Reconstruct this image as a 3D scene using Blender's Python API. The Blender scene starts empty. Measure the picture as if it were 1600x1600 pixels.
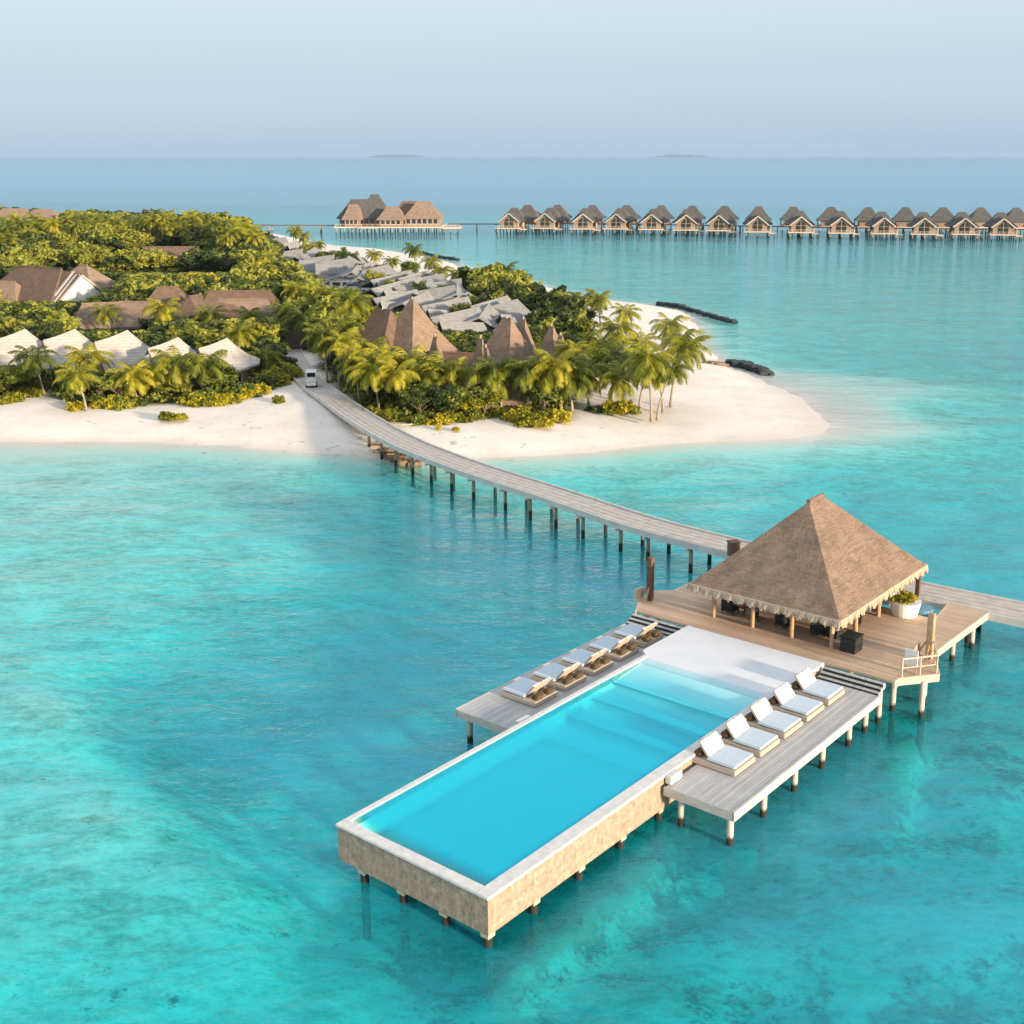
import bpy, math, random
import numpy as np
from mathutils import Vector, Matrix
random.seed(7); RNG = np.random.default_rng(7)
R = math.radians
S = bpy.context.scene
COL = S.collection

# ------------------------------------------------------------------ camera
HC = 28.75
FX, CX, CY, HY = 1909.0, 880.0, 690.0, 243.0
PIT = math.atan((CY - HY) / FX)
CP, SP = math.cos(PIT), math.sin(PIT)
cam = bpy.data.cameras.new('camera'); co = bpy.data.objects.new('camera', cam); COL.objects.link(co)
cam.sensor_fit = 'HORIZONTAL'; cam.sensor_width = 36; cam.lens = FX / 1600 * 36
cam.shift_x = -(CX - 800) / 1600; cam.shift_y = -(800 - CY) / 1600
cam.clip_start = 0.5; cam.clip_end = 200000
co.location = (0, 0, HC); co.rotation_euler = (math.pi/2 - PIT, 0, 0)
S.camera = co

def at(x, y, z=0.0):
    """map survey: the spot on the level z that the photograph shows at (x, y)"""
    a, b = (x - CX) / FX, -(y - CY) / FX
    r = (a, CP + b*SP, -SP + b*CP)
    t = (z - HC) / r[2]
    return (r[0]*t, r[1]*t)
def scale_at(wx, wy, z=0.0):
    return FX / (wy*CP - (z - HC)*SP)

AZ = R(38.3)
UD = np.array([math.sin(AZ), math.cos(AZ)]); VD = np.array([math.cos(AZ), -math.sin(AZ)])
OR = np.array([-2.77, 39.84])
UROT = math.pi/2 - AZ
def W(u, v, z=0.0):
    p = OR + UD*u + VD*v
    return (p[0], p[1], z)

# ------------------------------------------------------------------ materials
def nt(name):
    m = bpy.data.materials.new(name); m.use_nodes = True
    t = m.node_tree; t.nodes.clear()
    return m, t
def N(t, ty, **kw):
    n = t.nodes.new(ty)
    for k, v in kw.items():
        if k[0] == '_': setattr(n, k[1:], v)
        else:
            k2 = k.replace('_', ' ')
            n.inputs[int(k[1:]) if k[0] == 'i' and k[1:].isdigit() else k2].default_value = v
    return n
def c4(c): return (c[0], c[1], c[2], 1)
def mathn(t, op, a, b=None, clamp=False):
    n = t.nodes.new('ShaderNodeMath'); n.operation = op; n.use_clamp = clamp
    for i, s in enumerate((a, b)):
        if s is None: continue
        if isinstance(s, (int, float)): n.inputs[i].default_value = s
        else: t.links.new(s, n.inputs[i])
    return n.outputs[0]
def mixc(t, fac, a, b, mode='MIX'):
    n = t.nodes.new('ShaderNodeMix'); n.data_type = 'RGBA'; n.blend_type = mode
    for s, i in ((fac, 0), (a, 6), (b, 7)):
        if isinstance(s, (int, float)): n.inputs[i].default_value = s
        elif isinstance(s, tuple): n.inputs[i].default_value = c4(s)
        else: t.links.new(s, n.inputs[i])
    return n.outputs[2]
def noise(t, vec, scale, detail=3, rough=.55, out='Fac'):
    n = N(t, 'ShaderNodeTexNoise', Scale=scale, Detail=detail, Roughness=rough)
    if vec is not None: t.links.new(vec, n.inputs['Vector'])
    return n.outputs[out]
def ramp(t, fac, stops):
    n = t.nodes.new('ShaderNodeValToRGB'); e = n.color_ramp.elements
    while len(e) < len(stops): e.new(.5)
    for k, (p, c) in enumerate(stops):
        e[k].position = p; e[k].color = c4(c) if isinstance(c, tuple) else (c, c, c, 1)
    t.links.new(fac, n.inputs[0]); return n.outputs[0]
def mapping(t, vec, sc=(1, 1, 1), rot=(0, 0, 0)):
    n = N(t, 'ShaderNodeMapping'); n.inputs['Scale'].default_value = sc; n.inputs['Rotation'].default_value = rot
    t.links.new(vec, n.inputs['Vector']); return n.outputs[0]
def coords(t, kind='Object'):
    return t.nodes.new('ShaderNodeTexCoord').outputs[kind]
def finish(t, col, rough=.8, bump=None, bstr=.3, bdist=.02, spec=.3):
    p = N(t, 'ShaderNodeBsdfPrincipled'); p.inputs['Roughness'].default_value = rough
    p.inputs['Specular IOR Level'].default_value = spec
    if isinstance(col, tuple): p.inputs['Base Color'].default_value = c4(col)
    else: t.links.new(col, p.inputs['Base Color'])
    if bump is not None:
        b = N(t, 'ShaderNodeBump', Strength=bstr, Distance=bdist); t.links.new(bump, b.inputs['Height'])
        t.links.new(b.outputs[0], p.inputs['Normal'])
    o = t.nodes.new('ShaderNodeOutputMaterial'); t.links.new(p.outputs[0], o.inputs[0]); return p

def m_plain(name, a, b, scale=2.0, rough=.8, bstr=.2, sc=(1, 1, 1), spec=.3, detail=5):
    m, t = nt(name); v = mapping(t, coords(t), sc)
    f = noise(t, v, scale, detail, .65)
    finish(t, ramp(t, f, [(.3, a), (.7, b)]), rough, f, bstr, .03, spec); return m
def m_planks(name, a, b, axis='X', pitch=.15, rough=.75, dirt=.35, curve=False):
    """boards run along the other axis; each board has its own tone"""
    m, t = nt(name); v = coords(t)
    sep = t.nodes.new('ShaderNodeSeparateXYZ'); t.links.new(v, sep.inputs[0])
    s = mathn(t, 'DIVIDE', sep.outputs[axis], pitch)
    fl = mathn(t, 'FLOOR', s); fr = mathn(t, 'FRACT', s)
    wn = t.nodes.new('ShaderNodeTexWhiteNoise'); wn.noise_dimensions = '1D'; t.links.new(fl, wn.inputs['W'])
    base = mixc(t, wn.outputs[0], a, b)
    st = noise(t, mapping(t, v, (.35, .35, .35)), 2.0, 6, .7)
    base = mixc(t, mathn(t, 'MULTIPLY', ramp(t, st, [(.35, 0.), (.7, 1.)]), dirt), base, tuple(x*.55 for x in a))
    sc = (1, 12, 12) if axis == 'Y' else (12, 1, 12)
    g = noise(t, mapping(t, v, sc), 1.2, 4, .7)
    base = mixc(t, .35, base, ramp(t, g, [(.3, tuple(x*.6 for x in a)), (.7, b)]))
    gap = mathn(t, 'LESS_THAN', fr, .11)
    base = mixc(t, mathn(t, 'MULTIPLY', gap, .6), base, tuple(x*.3 for x in a))
    finish(t, base, rough, mathn(t, 'SUBTRACT', 1.0, gap), .4, .02); return m
def m_thatch(name, a, b, layer=.35):
    m, t = nt(name); v = coords(t)
    n1 = noise(t, mapping(t, v, (1, 1, .6)), 7.0, 8, .85)
    n2 = noise(t, v, .9, 4, .6)
    n3 = noise(t, mapping(t, v, (.6, .6, 5)), 2.2, 5, .7)
    f = mathn(t, 'ADD', mathn(t, 'MULTIPLY', n1, .5), mathn(t, 'ADD', mathn(t, 'MULTIPLY', n2, .3), mathn(t, 'MULTIPLY', n3, .3)))
    col = ramp(t, f, [(.42, a), (.66, b)])
    finish(t, col, .95, mathn(t, 'ADD', n1, n3), .9, .12, .1); return m
def m_shingle(name, a, b, pitch=.35):
    m, t = nt(name); v = coords(t)
    n1 = noise(t, v, 1.1, 5, .7); n2 = noise(t, mapping(t, v, (1, 1, 3)), 7.0, 4, .7)
    f = mathn(t, 'ADD', mathn(t, 'MULTIPLY', n1, .5), mathn(t, 'MULTIPLY', n2, .5))
    sep = t.nodes.new('ShaderNodeSeparateXYZ'); t.links.new(v, sep.inputs[0])
    fr = mathn(t, 'FRACT', mathn(t, 'DIVIDE', sep.outputs['Z'], pitch))
    col = ramp(t, f, [(.35, a), (.65, b)])
    col = mixc(t, mathn(t, 'MULTIPLY', mathn(t, 'LESS_THAN', fr, .18), .35), col, tuple(x*.5 for x in a))
    finish(t, col, .9, f, .5, .08, .15); return m
def m_leaf(name, dark, mid, bright, trans=.3, var=.5):
    m, t = nt(name)
    oi = t.nodes.new('ShaderNodeObjectInfo'); g = t.nodes.new('ShaderNodeNewGeometry')
    n1 = noise(t, coords(t), 1.1, 3, .6); n0 = noise(t, g.outputs['Position'], .11, 3, .6)
    n1 = mathn(t, 'ADD', n1, mathn(t, 'MULTIPLY', mathn(t, 'SUBTRACT', n0, .5), 1.6))
    f = mathn(t, 'ADD', mathn(t, 'MULTIPLY', g.outputs['Random Per Island'], .45), mathn(t, 'ADD', mathn(t, 'MULTIPLY', n1, .45), mathn(t, 'MULTIPLY', mathn(t, 'SUBTRACT', oi.outputs['Random'], .5), var)))
    col = ramp(t, f, [(.15, dark), (.45, mid), (.85, bright)])
    d = N(t, 'ShaderNodeBsdfPrincipled'); d.inputs['Roughness'].default_value = .55; d.inputs['Specular IOR Level'].default_value = .35
    tr = t.nodes.new('ShaderNodeBsdfTranslucent'); mx = t.nodes.new('ShaderNodeMixShader'); mx.inputs[0].default_value = trans
    t.links.new(col, d.inputs['Base Color']); t.links.new(col, tr.inputs[0])
    t.links.new(d.outputs[0], mx.inputs[1]); t.links.new(tr.outputs[0], mx.inputs[2])
    o = t.nodes.new('ShaderNodeOutputMaterial'); t.links.new(mx.outputs[0], o.inputs[0]); return m

M = {}
M['deck_grey'] = m_planks('weathered_deck_boards', (.44, .43, .41), (.62, .61, .585), 'Y', .16)
M['deck_tan'] = m_planks('tan_deck_boards', (.52, .35, .225), (.76, .55, .38), 'X', .16)
M['fascia'] = m_plain('pale_fascia_wood', (.45, .40, .34), (.62, .57, .50), 1.5, .8, .2, (1, 1, 6))
M['fascia_warm'] = m_plain('warm_fascia_wood', (.50, .38, .27), (.68, .54, .40), 1.5, .8, .2, (1, 1, 6))
M['bridge_deck'] = m_plain('bridge_boards', (.42, .375, .33), (.62, .555, .49), 1.4, .8, .25)
M['bridge_curb'] = m_plain('bridge_curb_wood', (.52, .48, .44), (.68, .64, .58), 1.0)
M['dark_wood'] = m_plain('dark_stained_wood', (.10, .05, .03), (.22, .12, .07), 3, .7, .3, (1, 1, .3))
M['post_wood'] = m_plain('golden_post_wood', (.34, .22, .12), (.55, .38, .22), 3, .7, .3, (1, 1, .3))
M['coping'] = m_plain('pale_stone_coping', (.60, .57, .53), (.78, .75, .70), 3, .7, .15)
M['white'] = m_plain('white_plaster', (.70, .71, .72), (.77, .78, .79), .8, .6, .03)
M['poolfloor'] = m_plain('pool_plaster', (.80, .80, .79), (.84, .84, .83), .6, .6, .02)
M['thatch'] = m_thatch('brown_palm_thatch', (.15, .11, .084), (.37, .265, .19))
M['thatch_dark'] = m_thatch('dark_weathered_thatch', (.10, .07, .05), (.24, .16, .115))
M['fringe'] = m_plain('straw_eave_fringe', (.30, .225, .15), (.56, .46, .34), 5, .95, .6, (3, 3, .6))
M['shingle_pale'] = m_shingle('pale_weathered_roofing', (.36, .33, .30), (.58, .53, .47))
M['shingle_grey'] = m_shingle('silvery_grey_roofing', (.17, .175, .175), (.33, .325, .31))
M['shingle_brown'] = m_shingle('grey_brown_villa_roofing', (.055, .055, .055), (.16, .15, .135))
M['wall_warm'] = m_plain('warm_timber_wall', (.19, .135, .095), (.36, .26, .185), 1.2, .8, .1, (6, 6, .4))
M['wall_white'] = m_plain('white_painted_wall', (.70, .68, .64), (.80, .78, .74), .7, .8, .05)
M['trunk'] = m_plain('palm_bark', (.20, .16, .12), (.42, .35, .27), 1.5, .9, .5, (1, 1, 6))
M['bark'] = m_plain('tree_bark', (.10, .08, .06), (.22, .17, .12), 3, .9, .5)
M['palm'] = m_leaf('palm_fronds', (.08, .115, .014), (.26, .275, .02), (.52, .44, .03), .38, .55)
M['leaf'] = m_leaf('broad_leaves', (.05, .09, .018), (.16, .205, .026), (.36, .36, .045), .36, .8)
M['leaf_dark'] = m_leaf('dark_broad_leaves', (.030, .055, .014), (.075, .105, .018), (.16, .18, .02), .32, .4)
M['leaf_bright'] = m_leaf('sunny_shrub_leaves', (.13, .15, .010), (.34, .31, .015), (.62, .49, .02), .35, .5)
M['wicker'] = m_plain('tan_wicker', (.40, .33, .25), (.58, .49, .39), 14, .85, .6)
M['cushion'] = m_plain('pale_blue_cushion', (.50, .58, .64), (.58, .66, .71), 3, .9, .1)
M['canvas'] = m_plain('off_white_canvas', (.68, .66, .62), (.80, .78, .74), 4, .9, .1)
M['brown_cushion'] = m_plain('dark_brown_woven_box', (.06, .045, .02), (.13, .09, .045), 10, .9, .5)
M['black'] = m_plain('charcoal_weave', (.012, .014, .014), (.035, .036, .035), 10, .7, .5)
M['rock'] = m_plain('dark_wet_rock', (.02, .028, .032), (.07, .08, .085), 2, .8, .8)
M['rock_brown'] = m_plain('brown_rubble', (.18, .11, .06), (.42, .28, .17), 2, .9, .8)
M['metal_white'] = m_plain('white_vehicle_paint', (.78, .78, .78), (.8, .8, .8), 1, .35, .0)
M['rubber'] = m_plain('tyre_rubber', (.02, .02, .02), (.03, .03, .03), 4, .8, .2)
M['glass_dark'] = m_plain('dark_window_glass', (.015, .02, .02), (.03, .035, .035), .5, .08, 0, spec=.6)
M['blue'] = m_plain('faded_blue_paint', (.10, .25, .33), (.16, .33, .42), 2, .5, .1)

# piles: pale above, stained dark where the sea wets them
def m_pile(name, a, b, zwet):
    m, t = nt(name); g = t.nodes.new('ShaderNodeNewGeometry')
    sep = t.nodes.new('ShaderNodeSeparateXYZ'); t.links.new(g.outputs['Position'], sep.inputs[0])
    n = noise(t, mapping(t, coords(t), (4, 4, .8)), 2, 4, .6)
    z = mathn(t, 'ADD', sep.outputs['Z'], mathn(t, 'MULTIPLY', mathn(t, 'SUBTRACT', n, .5), .35))
    f = mathn(t, 'SUBTRACT', z, zwet - .1); f = mathn(t, 'MULTIPLY', f, 5, True)
    dry = ramp(t, n, [(.3, a), (.7, b)])
    finish(t, mixc(t, f, (.03, .028, .022), dry), .8, n, .3); return m
M['pile'] = m_pile('piling_wood', (.42, .36, .29), (.62, .56, .48), .42)
M['pile_pool'] = m_pile('pool_piling_concrete', (.48, .36, .22), (.62, .48, .32), .50)
M['pile_far'] = m_pile('brown_piling_wood', (.26, .18, .12), (.42, .30, .20), .7)

# pool cladding: small stacked timber/stone slips
m, t = nt('pool_wall_cladding'); v = coords(t)
br = N(t, 'ShaderNodeTexBrick'); br.inputs['Scale'].default_value = 1.0
sepv = t.nodes.new('ShaderNodeSeparateXYZ'); t.links.new(v, sepv.inputs[0])
cmb = t.nodes.new('ShaderNodeCombineXYZ')
t.links.new(sepv.outputs['Z'], cmb.inputs[0]); t.links.new(mathn(t, 'ADD', sepv.outputs['X'], sepv.outputs['Y']), cmb.inputs[1])
t.links.new(cmb.outputs[0], br.inputs['Vector'])
br.inputs['Color1'].default_value = (.30, .20, .14, 1); br.inputs['Color2'].default_value = (.52, .37, .27, 1)
br.inputs['Mortar'].default_value = (.34, .27, .20, 1); br.inputs['Mortar Size'].default_value = .012
br.inputs['Brick Width'].default_value = .62; br.inputs['Row Height'].default_value = .14
nn = noise(t, v, 3.0, 8, .85)
nb = noise(t, v, 5, 6, .75)
cc = mixc(t, .72, br.outputs[0], ramp(t, nn, [(.38, (.13, .10, .085)), (.46, (.31, .22, .165)), (.54, (.46, .30, .20)), (.64, (.62, .48, .38))]))
cc = mixc(t, mathn(t, 'MULTIPLY', ramp(t, nb, [(.5, 0.), (.75, 1.)]), .35), cc, (.30, .27, .23))
finish(t, cc, .8, nb, .5, .04); M['clad'] = m

# ------------------------------------------------------------------ mesh building
class MB:
    def __init__(s): s.v = []; s.f = []
    def add(s, vs, fs):
        o = len(s.v); s.v += [tuple(p) for p in vs]; s.f += [tuple(i + o for i in f) for f in fs]; return s
    def box(s, x0, x1, y0, y1, z0, z1, rot=0, c=(0, 0)):
        vs = [(x0, y0, z0), (x1, y0, z0), (x1, y1, z0), (x0, y1, z0), (x0, y0, z1), (x1, y0, z1), (x1, y1, z1), (x0, y1, z1)]
        if rot:
            cr, sr = math.cos(rot), math.sin(rot)
            vs = [(c[0] + (x-c[0])*cr - (y-c[1])*sr, c[1] + (x-c[0])*sr + (y-c[1])*cr, z) for x, y, z in vs]
        return s.add(vs, [(0, 3, 2, 1), (4, 5, 6, 7), (0, 1, 5, 4), (1, 2, 6, 5), (2, 3, 7, 6), (3, 0, 4, 7)])
    def hexa(s, p):   # eight corners: bottom ring then top ring
        return s.add(p, [(0, 3, 2, 1), (4, 5, 6, 7), (0, 1, 5, 4), (1, 2, 6, 5), (2, 3, 7, 6), (3, 0, 4, 7)])
    def beam(s, a, b, w, h):
        a, b = Vector(a), Vector(b); d = (b - a).normalized()
        up = Vector((0, 0, 1)) if abs(d.z) < .95 else Vector((1, 0, 0))
        r = d.cross(up).normalized()*w/2; q = r.cross(d).normalized()*h/2
        return s.hexa([a-r-q, a+r-q, b+r-q, b-r-q, a-r+q, a+r+q, b+r+q, b-r+q])
    def tube(s, pts, rad, n=8, cap=True):
        rings = []; pts = [Vector(p) for p in pts]
        if not hasattr(rad, '__len__'): rad = [rad]*len(pts)
        base = len(s.v); prev = None
        for i, p in enumerate(pts):
            d = (pts[min(i+1, len(pts)-1)] - pts[max(i-1, 0)]).normalized()
            if prev is None:
                a = Vector((1, 0, 0)) if abs(d.x) < .9 else Vector((0, 1, 0))
                e = d.cross(a).normalized()
            else: e = (prev - d*prev.dot(d)).normalized()
            prev = e; g = d.cross(e)
            for k in range(n):
                th = 2*math.pi*k/n
                s.v.append(tuple(p + (e*math.cos(th) + g*math.sin(th))*rad[i]))
        for i in range(len(pts)-1):
            for k in range(n):
                a = base + i*n + k; b = base + i*n + (k+1) % n
                s.f.append((a, b, b+n, a+n))
        if cap:
            s.f.append(tuple(base + k for k in range(n))[::-1]); s.f.append(tuple(base + (len(pts)-1)*n + k for k in range(n)))
        return s
    def slab(s, poly, z0, z1):
        n = len(poly)
        return s.add([(x, y, z0) for x, y in poly] + [(x, y, z1) for x, y in poly],
                     [tuple(range(n))[::-1], tuple(range(n, 2*n))] + [(i, (i+1) % n, (i+1) % n + n, i + n) for i in range(n)])
    def build(s, name, mat, parent=None, smooth=False, fix=True, loc=None, bevel=0):
        me = bpy.data.meshes.new(name); me.from_pydata(s.v, [], s.f)
        if fix:
            import bmesh
            b = bmesh.new(); b.from_mesh(me); bmesh.ops.recalc_face_normals(b, faces=b.faces)
            if bevel: bmesh.ops.bevel(b, geom=list(b.edges), offset=bevel, segments=2, affect='EDGES', clamp_overlap=True)
            b.to_mesh(me); b.free()
        if smooth: me.polygons.foreach_set('use_smooth', [True]*len(me.polygons))
        me.materials.append(mat); me.update()
        o = bpy.data.objects.new(name, me); COL.objects.link(o)
        if parent: o.parent = parent
        if loc: o.location = loc
        return o
def tag(o, label=None, cat=None, group=None, kind=None):
    if label: o['label'] = label
    if cat: o['category'] = cat
    if group: o['group'] = group
    if kind: o['kind'] = kind
    return o
def empty(name, loc, rz=0, label=None, cat=None, group=None):
    o = bpy.data.objects.new(name, None); COL.objects.link(o); o.location = loc; o.rotation_euler = (0, 0, rz)
    o.empty_display_size = .3
    return tag(o, label, cat, group)
KIDS = {}
def kids(o): return [c for c in COL.objects if c.parent == o]
def copy_tree(o, parent=None):
    if o.name not in KIDS: KIDS[o.name] = kids(o)
    c = o.copy(); COL.objects.link(c)
    if parent: c.parent = parent
    for ch in KIDS[o.name]: copy_tree(ch, c)
    return c
USED = set()
def place(proto, loc, rz=0, sc=1.0, label=None, group=None, cat=None, sz=None):
    if proto.name not in USED: USED.add(proto.name); o = proto; KIDS.setdefault(proto.name, kids(proto))
    else: o = copy_tree(proto)
    o.location = loc; o.rotation_euler = (0, 0, rz); o.scale = (sc, sc, sz or sc)
    tag(o, label, cat, group); return o
def np_mesh(name, verts, faces, mat, parent=None, attrs=None, smooth=False):
    me = bpy.data.meshes.new(name); nf, k = faces.shape
    me.vertices.add(len(verts)); me.vertices.foreach_set('co', verts.astype(np.float32).ravel())
    me.loops.add(nf*k); me.loops.foreach_set('vertex_index', faces.astype(np.int32).ravel())
    me.polygons.add(nf); me.polygons.foreach_set('loop_start', np.arange(0, nf*k, k, dtype=np.int32))
    me.polygons.foreach_set('loop_total', np.full(nf, k, dtype=np.int32))
    if smooth: me.polygons.foreach_set('use_smooth', np.ones(nf, dtype=bool))
    me.update(calc_edges=True)
    for kx, arr in (attrs or {}).items():
        a = me.attributes.new(kx, 'FLOAT', 'POINT'); a.data.foreach_set('value', arr.astype(np.float32).ravel())
    me.materials.append(mat); me.validate()
    o = bpy.data.objects.new(name, me); COL.objects.link(o)
    if parent: o.parent = parent
    return o

# ------------------------------------------------------------------ island, seabed and sea
SHORE_PX = [(-900, 700), (-350, 692), (0, 690), (150, 690), (300, 693), (420, 700), (520, 707), (580, 714), (700, 719), (830, 713), (950, 702), (1050, 692),
            (1150, 688), (1230, 684), (1275, 676), (1290, 662), (1262, 640), (1225, 612), (1180, 588), (1125, 566), (1098, 545), (1092, 520), (1088, 503), (1058, 484),
            (1015, 475), (960, 470), (890, 458), (820, 440), (745, 424), (705, 412), (665, 402), (600, 390), (520, 384), (430, 366), (360, 353), (250, 343),
            (80, 338), (-200, 338), (-700, 350), (-1500, 500)]
SHORE = np.array([at(x, y, 0) for x, y in SHORE_PX])
def sdist(P, poly):
    """signed distance to a polygon, positive inside"""
    out = np.full(len(P), 1e9); ins = np.zeros(len(P), bool); n = len(poly)
    for i in range(n):
        a, b = poly[i], poly[(i+1) % n]; ab = b - a
        tt = np.clip(((P - a) @ ab)/(ab @ ab), 0, 1)
        d = np.hypot(*(P - (a + tt[:, None]*ab)).T); out = np.minimum(out, d)
        c = ((a[1] > P[:, 1]) != (b[1] > P[:, 1]))
        with np.errstate(divide='ignore', invalid='ignore'):
            xi = (b[0]-a[0])*(P[:, 1]-a[1])/(b[1]-a[1] if b[1] != a[1] else 1e-9) + a[0]
        ins ^= c & (P[:, 0] < xi)
    return np.where(ins, out, -out)
# soundings: (px, py, depth, reef)
SND = [(0, 740, .7, 0), (150, 745, .7, 0), (260, 750, 1.1, .1), (400, 740, 1.2, .15), (560, 740, 2.6, .35), (500, 760, 2.0, .25), (60, 800, .9, 0), (200, 850, 1.1, 0), (350, 830, 1.4, 0),
       (450, 900, 1.9, .05), (0, 900, 1.0, 0), (150, 950, 1.4, 0), (0, 1000, 1.1, 0), (80, 1080, 1.1, 0), (300, 1000, 2.2, .05), (450, 1050, 3.0, .1), (600, 850, 2.3, .1), (700, 950, 2.6, .1),
       (850, 950, 3.0, .15), (700, 830, 3.2, .25), (900, 890, 3.8, .4), (1000, 920, 4.2, .5), (600, 1050, 3.3, .15), (450, 1180, 3.4, .05), (560, 1200, 3.8, .15), (480, 1280, 3.2, .1), (250, 1080, 2.2, 0), (700, 1050, 3.6, .3),
       (100, 1250, 1.15, .05), (250, 1350, 1.2, .12), (0, 1450, 1.35, .1), (100, 1560, 1.7, .25), (350, 1450, 1.4, .15), (450, 1550, 1.7, .2), (520, 1450, 1.9, .3),
       (650, 1520, 2.4, .45), (800, 1580, 2.0, .5), (950, 1500, 2.2, .4), (1000, 1350, 3.1, .85), (700, 1400, 3.2, 1.0), (560, 1380, 2.9, .6), (1050, 1590, 1.9, .5), (1150, 1400, 3.0, .5), (1250, 1450, 3.0, .6),
       (1350, 1350, 3.2, .4), (1300, 1250, 3.5, .8), (1200, 1260, 3.8, 1.0), (1450, 1500, 3.3, .9), (1590, 1450, 3.5, .75), (1300, 1560, 2.7, .5), (1550, 1300, 3.0, .45), (1500, 1180, 2.5, .55), (1400, 1200, 3.3, .8), (1590, 1080, 3.1, .7),
       (1590, 880, 3.4, .1), (1480, 800, 3.0, .1), (1300, 760, 2.5, .1), (1150, 800, 2.4, .1), (1000, 770, 2.0, .15), (850, 740, 1.6, .1), (900, 770, 2.6, .2), (1150, 740, 1.6, 0), (1400, 700, 1.8, .1), (1550, 700, 2.2, .15),
       (1350, 640, .5, 0), (1330, 610, .45, 0), (1370, 668, .7, 0), (1290, 590, .5, 0), (1450, 640, 1.6, .05), (1250, 560, 1.5, .05), (1400, 560, 2.0, .1), (1580, 560, 2.4, .15), (1200, 500, 1.4, 0), (1400, 470, 1.8, 0), (1580, 440, 2.2, .05), (1150, 430, 1.6, 0), (950, 420, 1.4, 0), (1300, 400, 2.4, .1),
       (800, 400, 1.2, 0), (700, 385, 1.4, 0), (500, 370, 2.0, 0), (900, 370, 2.2, .1), (1100, 385, 2.4, .2), (1500, 390, 2.8, .25), (700, 345, 3.0, 0), (1100, 340, 4, 0), (1500, 345, 4.5, 0), (300, 335, 3.5, 0), (0, 325, 3.5, 0),
       (300, 310, 7, 0), (800, 300, 8, 0), (1300, 305, 8, 0), (800, 280, 14, 0), (200, 285, 14, 0), (1500, 285, 14, 0), (800, 262, 25, 0), (0, 262, 25, 0), (1600, 262, 25, 0), (800, 250, 30, 0),
       (-200, 760, .9, 0), (-300, 1100, 1.3, 0), (-300, 1600, 1.6, .1), (800, 1900, 2.4, .3), (1900, 1600, 3.2, .5), (1900, 900, 3, .2), (1900, 500, 2.4, .1), (-400, 320, 5, 0), (2000, 320, 7, 0)]
sxy = np.array([at(s[0], s[1], 0) for s in SND]); sval = np.array([s[2:] for s in SND])
def warp(P):
    y = np.maximum(P[:, 1], 8)
    return np.stack([P[:, 0]/y*1.6, np.log(y)*2.2], 1)
sw = warp(sxy)
def soundings(P):
    q = warp(P); num = np.zeros((len(P), 2)); den = np.zeros(len(P))
    for k in range(len(sw)):
        d2 = ((q - sw[k])**2).sum(1) + .0012
        w = d2**-2.0; num += w[:, None]*sval[k]; den += w
    r = num/den[:, None]
    far = np.clip((P[:, 1] - 3000)/4000, 0, 1); r[:, 0] = r[:, 0]*(1-far) + 30*far
    back = np.clip((0 - P[:, 1])/60, 0, 1); r[:, 0] = r[:, 0]*(1-back) + 3*back
    return r
def vnoise(P, s, seed):
    """smooth value noise"""
    rs = np.random.default_rng(seed); tab = rs.random((256, 256))
    q = P/s; i = np.floor(q).astype(int); f = q - i; f = f*f*(3-2*f); i = i % 256; j = (i+1) % 256
    return (tab[i[:, 0], i[:, 1]]*(1-f[:, 0])*(1-f[:, 1]) + tab[j[:, 0], i[:, 1]]*f[:, 0]*(1-f[:, 1])
            + tab[i[:, 0], j[:, 1]]*(1-f[:, 0])*f[:, 1] + tab[j[:, 0], j[:, 1]]*f[:, 0]*f[:, 1])
E1, E2 = np.array(at(60, 1072, -1.5)), np.array(at(520, 1338, -1.5))
def terrain(P):
    sd = sdist(P, SHORE) + (vnoise(P, 9, 3) - .5)*2.2 + (vnoise(P, 3.1, 4) - .5)*.8
    snd = soundings(P)
    dep = snd[:, 0]
    # edge of the pool's shadow, put into the shape as a sea floor drop
    t = (E2-E1)/np.hypot(*(E2-E1)); nrm = np.array([-t[1], t[0]])
    al = (P - E1) @ t; ac = (P - E1) @ nrm + (vnoise(P, 2.2, 11) - .5)*1.2
    L = np.hypot(*(E2-E1)); m = 1/(1 + np.exp(-ac/.5))
    win = np.clip((al + 2)/5, 0, 1)*np.clip((L + 3 - al)/4, 0, 1)*np.exp(-np.clip(np.abs(ac) - 2, 0, 99)/5)
    dep = dep + win*(m - .5)*.9
    lft = np.clip((-8 - P[:, 0])/14, 0, 1)*np.clip((118 - P[:, 1])/20, 0, 1); dep = dep*(1 - .24*lft)
    dep = dep*(1 + (vnoise(P, 2.6, 5) - .5)*.22*np.clip(1.5 - P[:, 1]/300, 0, 1))
    out = np.clip(-sd, 0, None)
    tipc = np.array(at(1300, 655, 0)); rw = 9.0 + 12*np.exp(-((P - tipc)**2).sum(1)/22.0**2)
    ramp_ = 1 - np.exp(-(out/rw)**1.25)
    z = np.where(sd > 0, 1.5*(1 - np.exp(-sd/(7.0 + (rw-9.0)*1.3))), -dep*ramp_ - .02*np.minimum(out, 3))
    z = z + np.where(sd > 2, (vnoise(P, 5, 8) - .5)*.25*np.clip(sd/20, 0, 1), 0)
    return z, sd, snd[:, 1]

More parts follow.
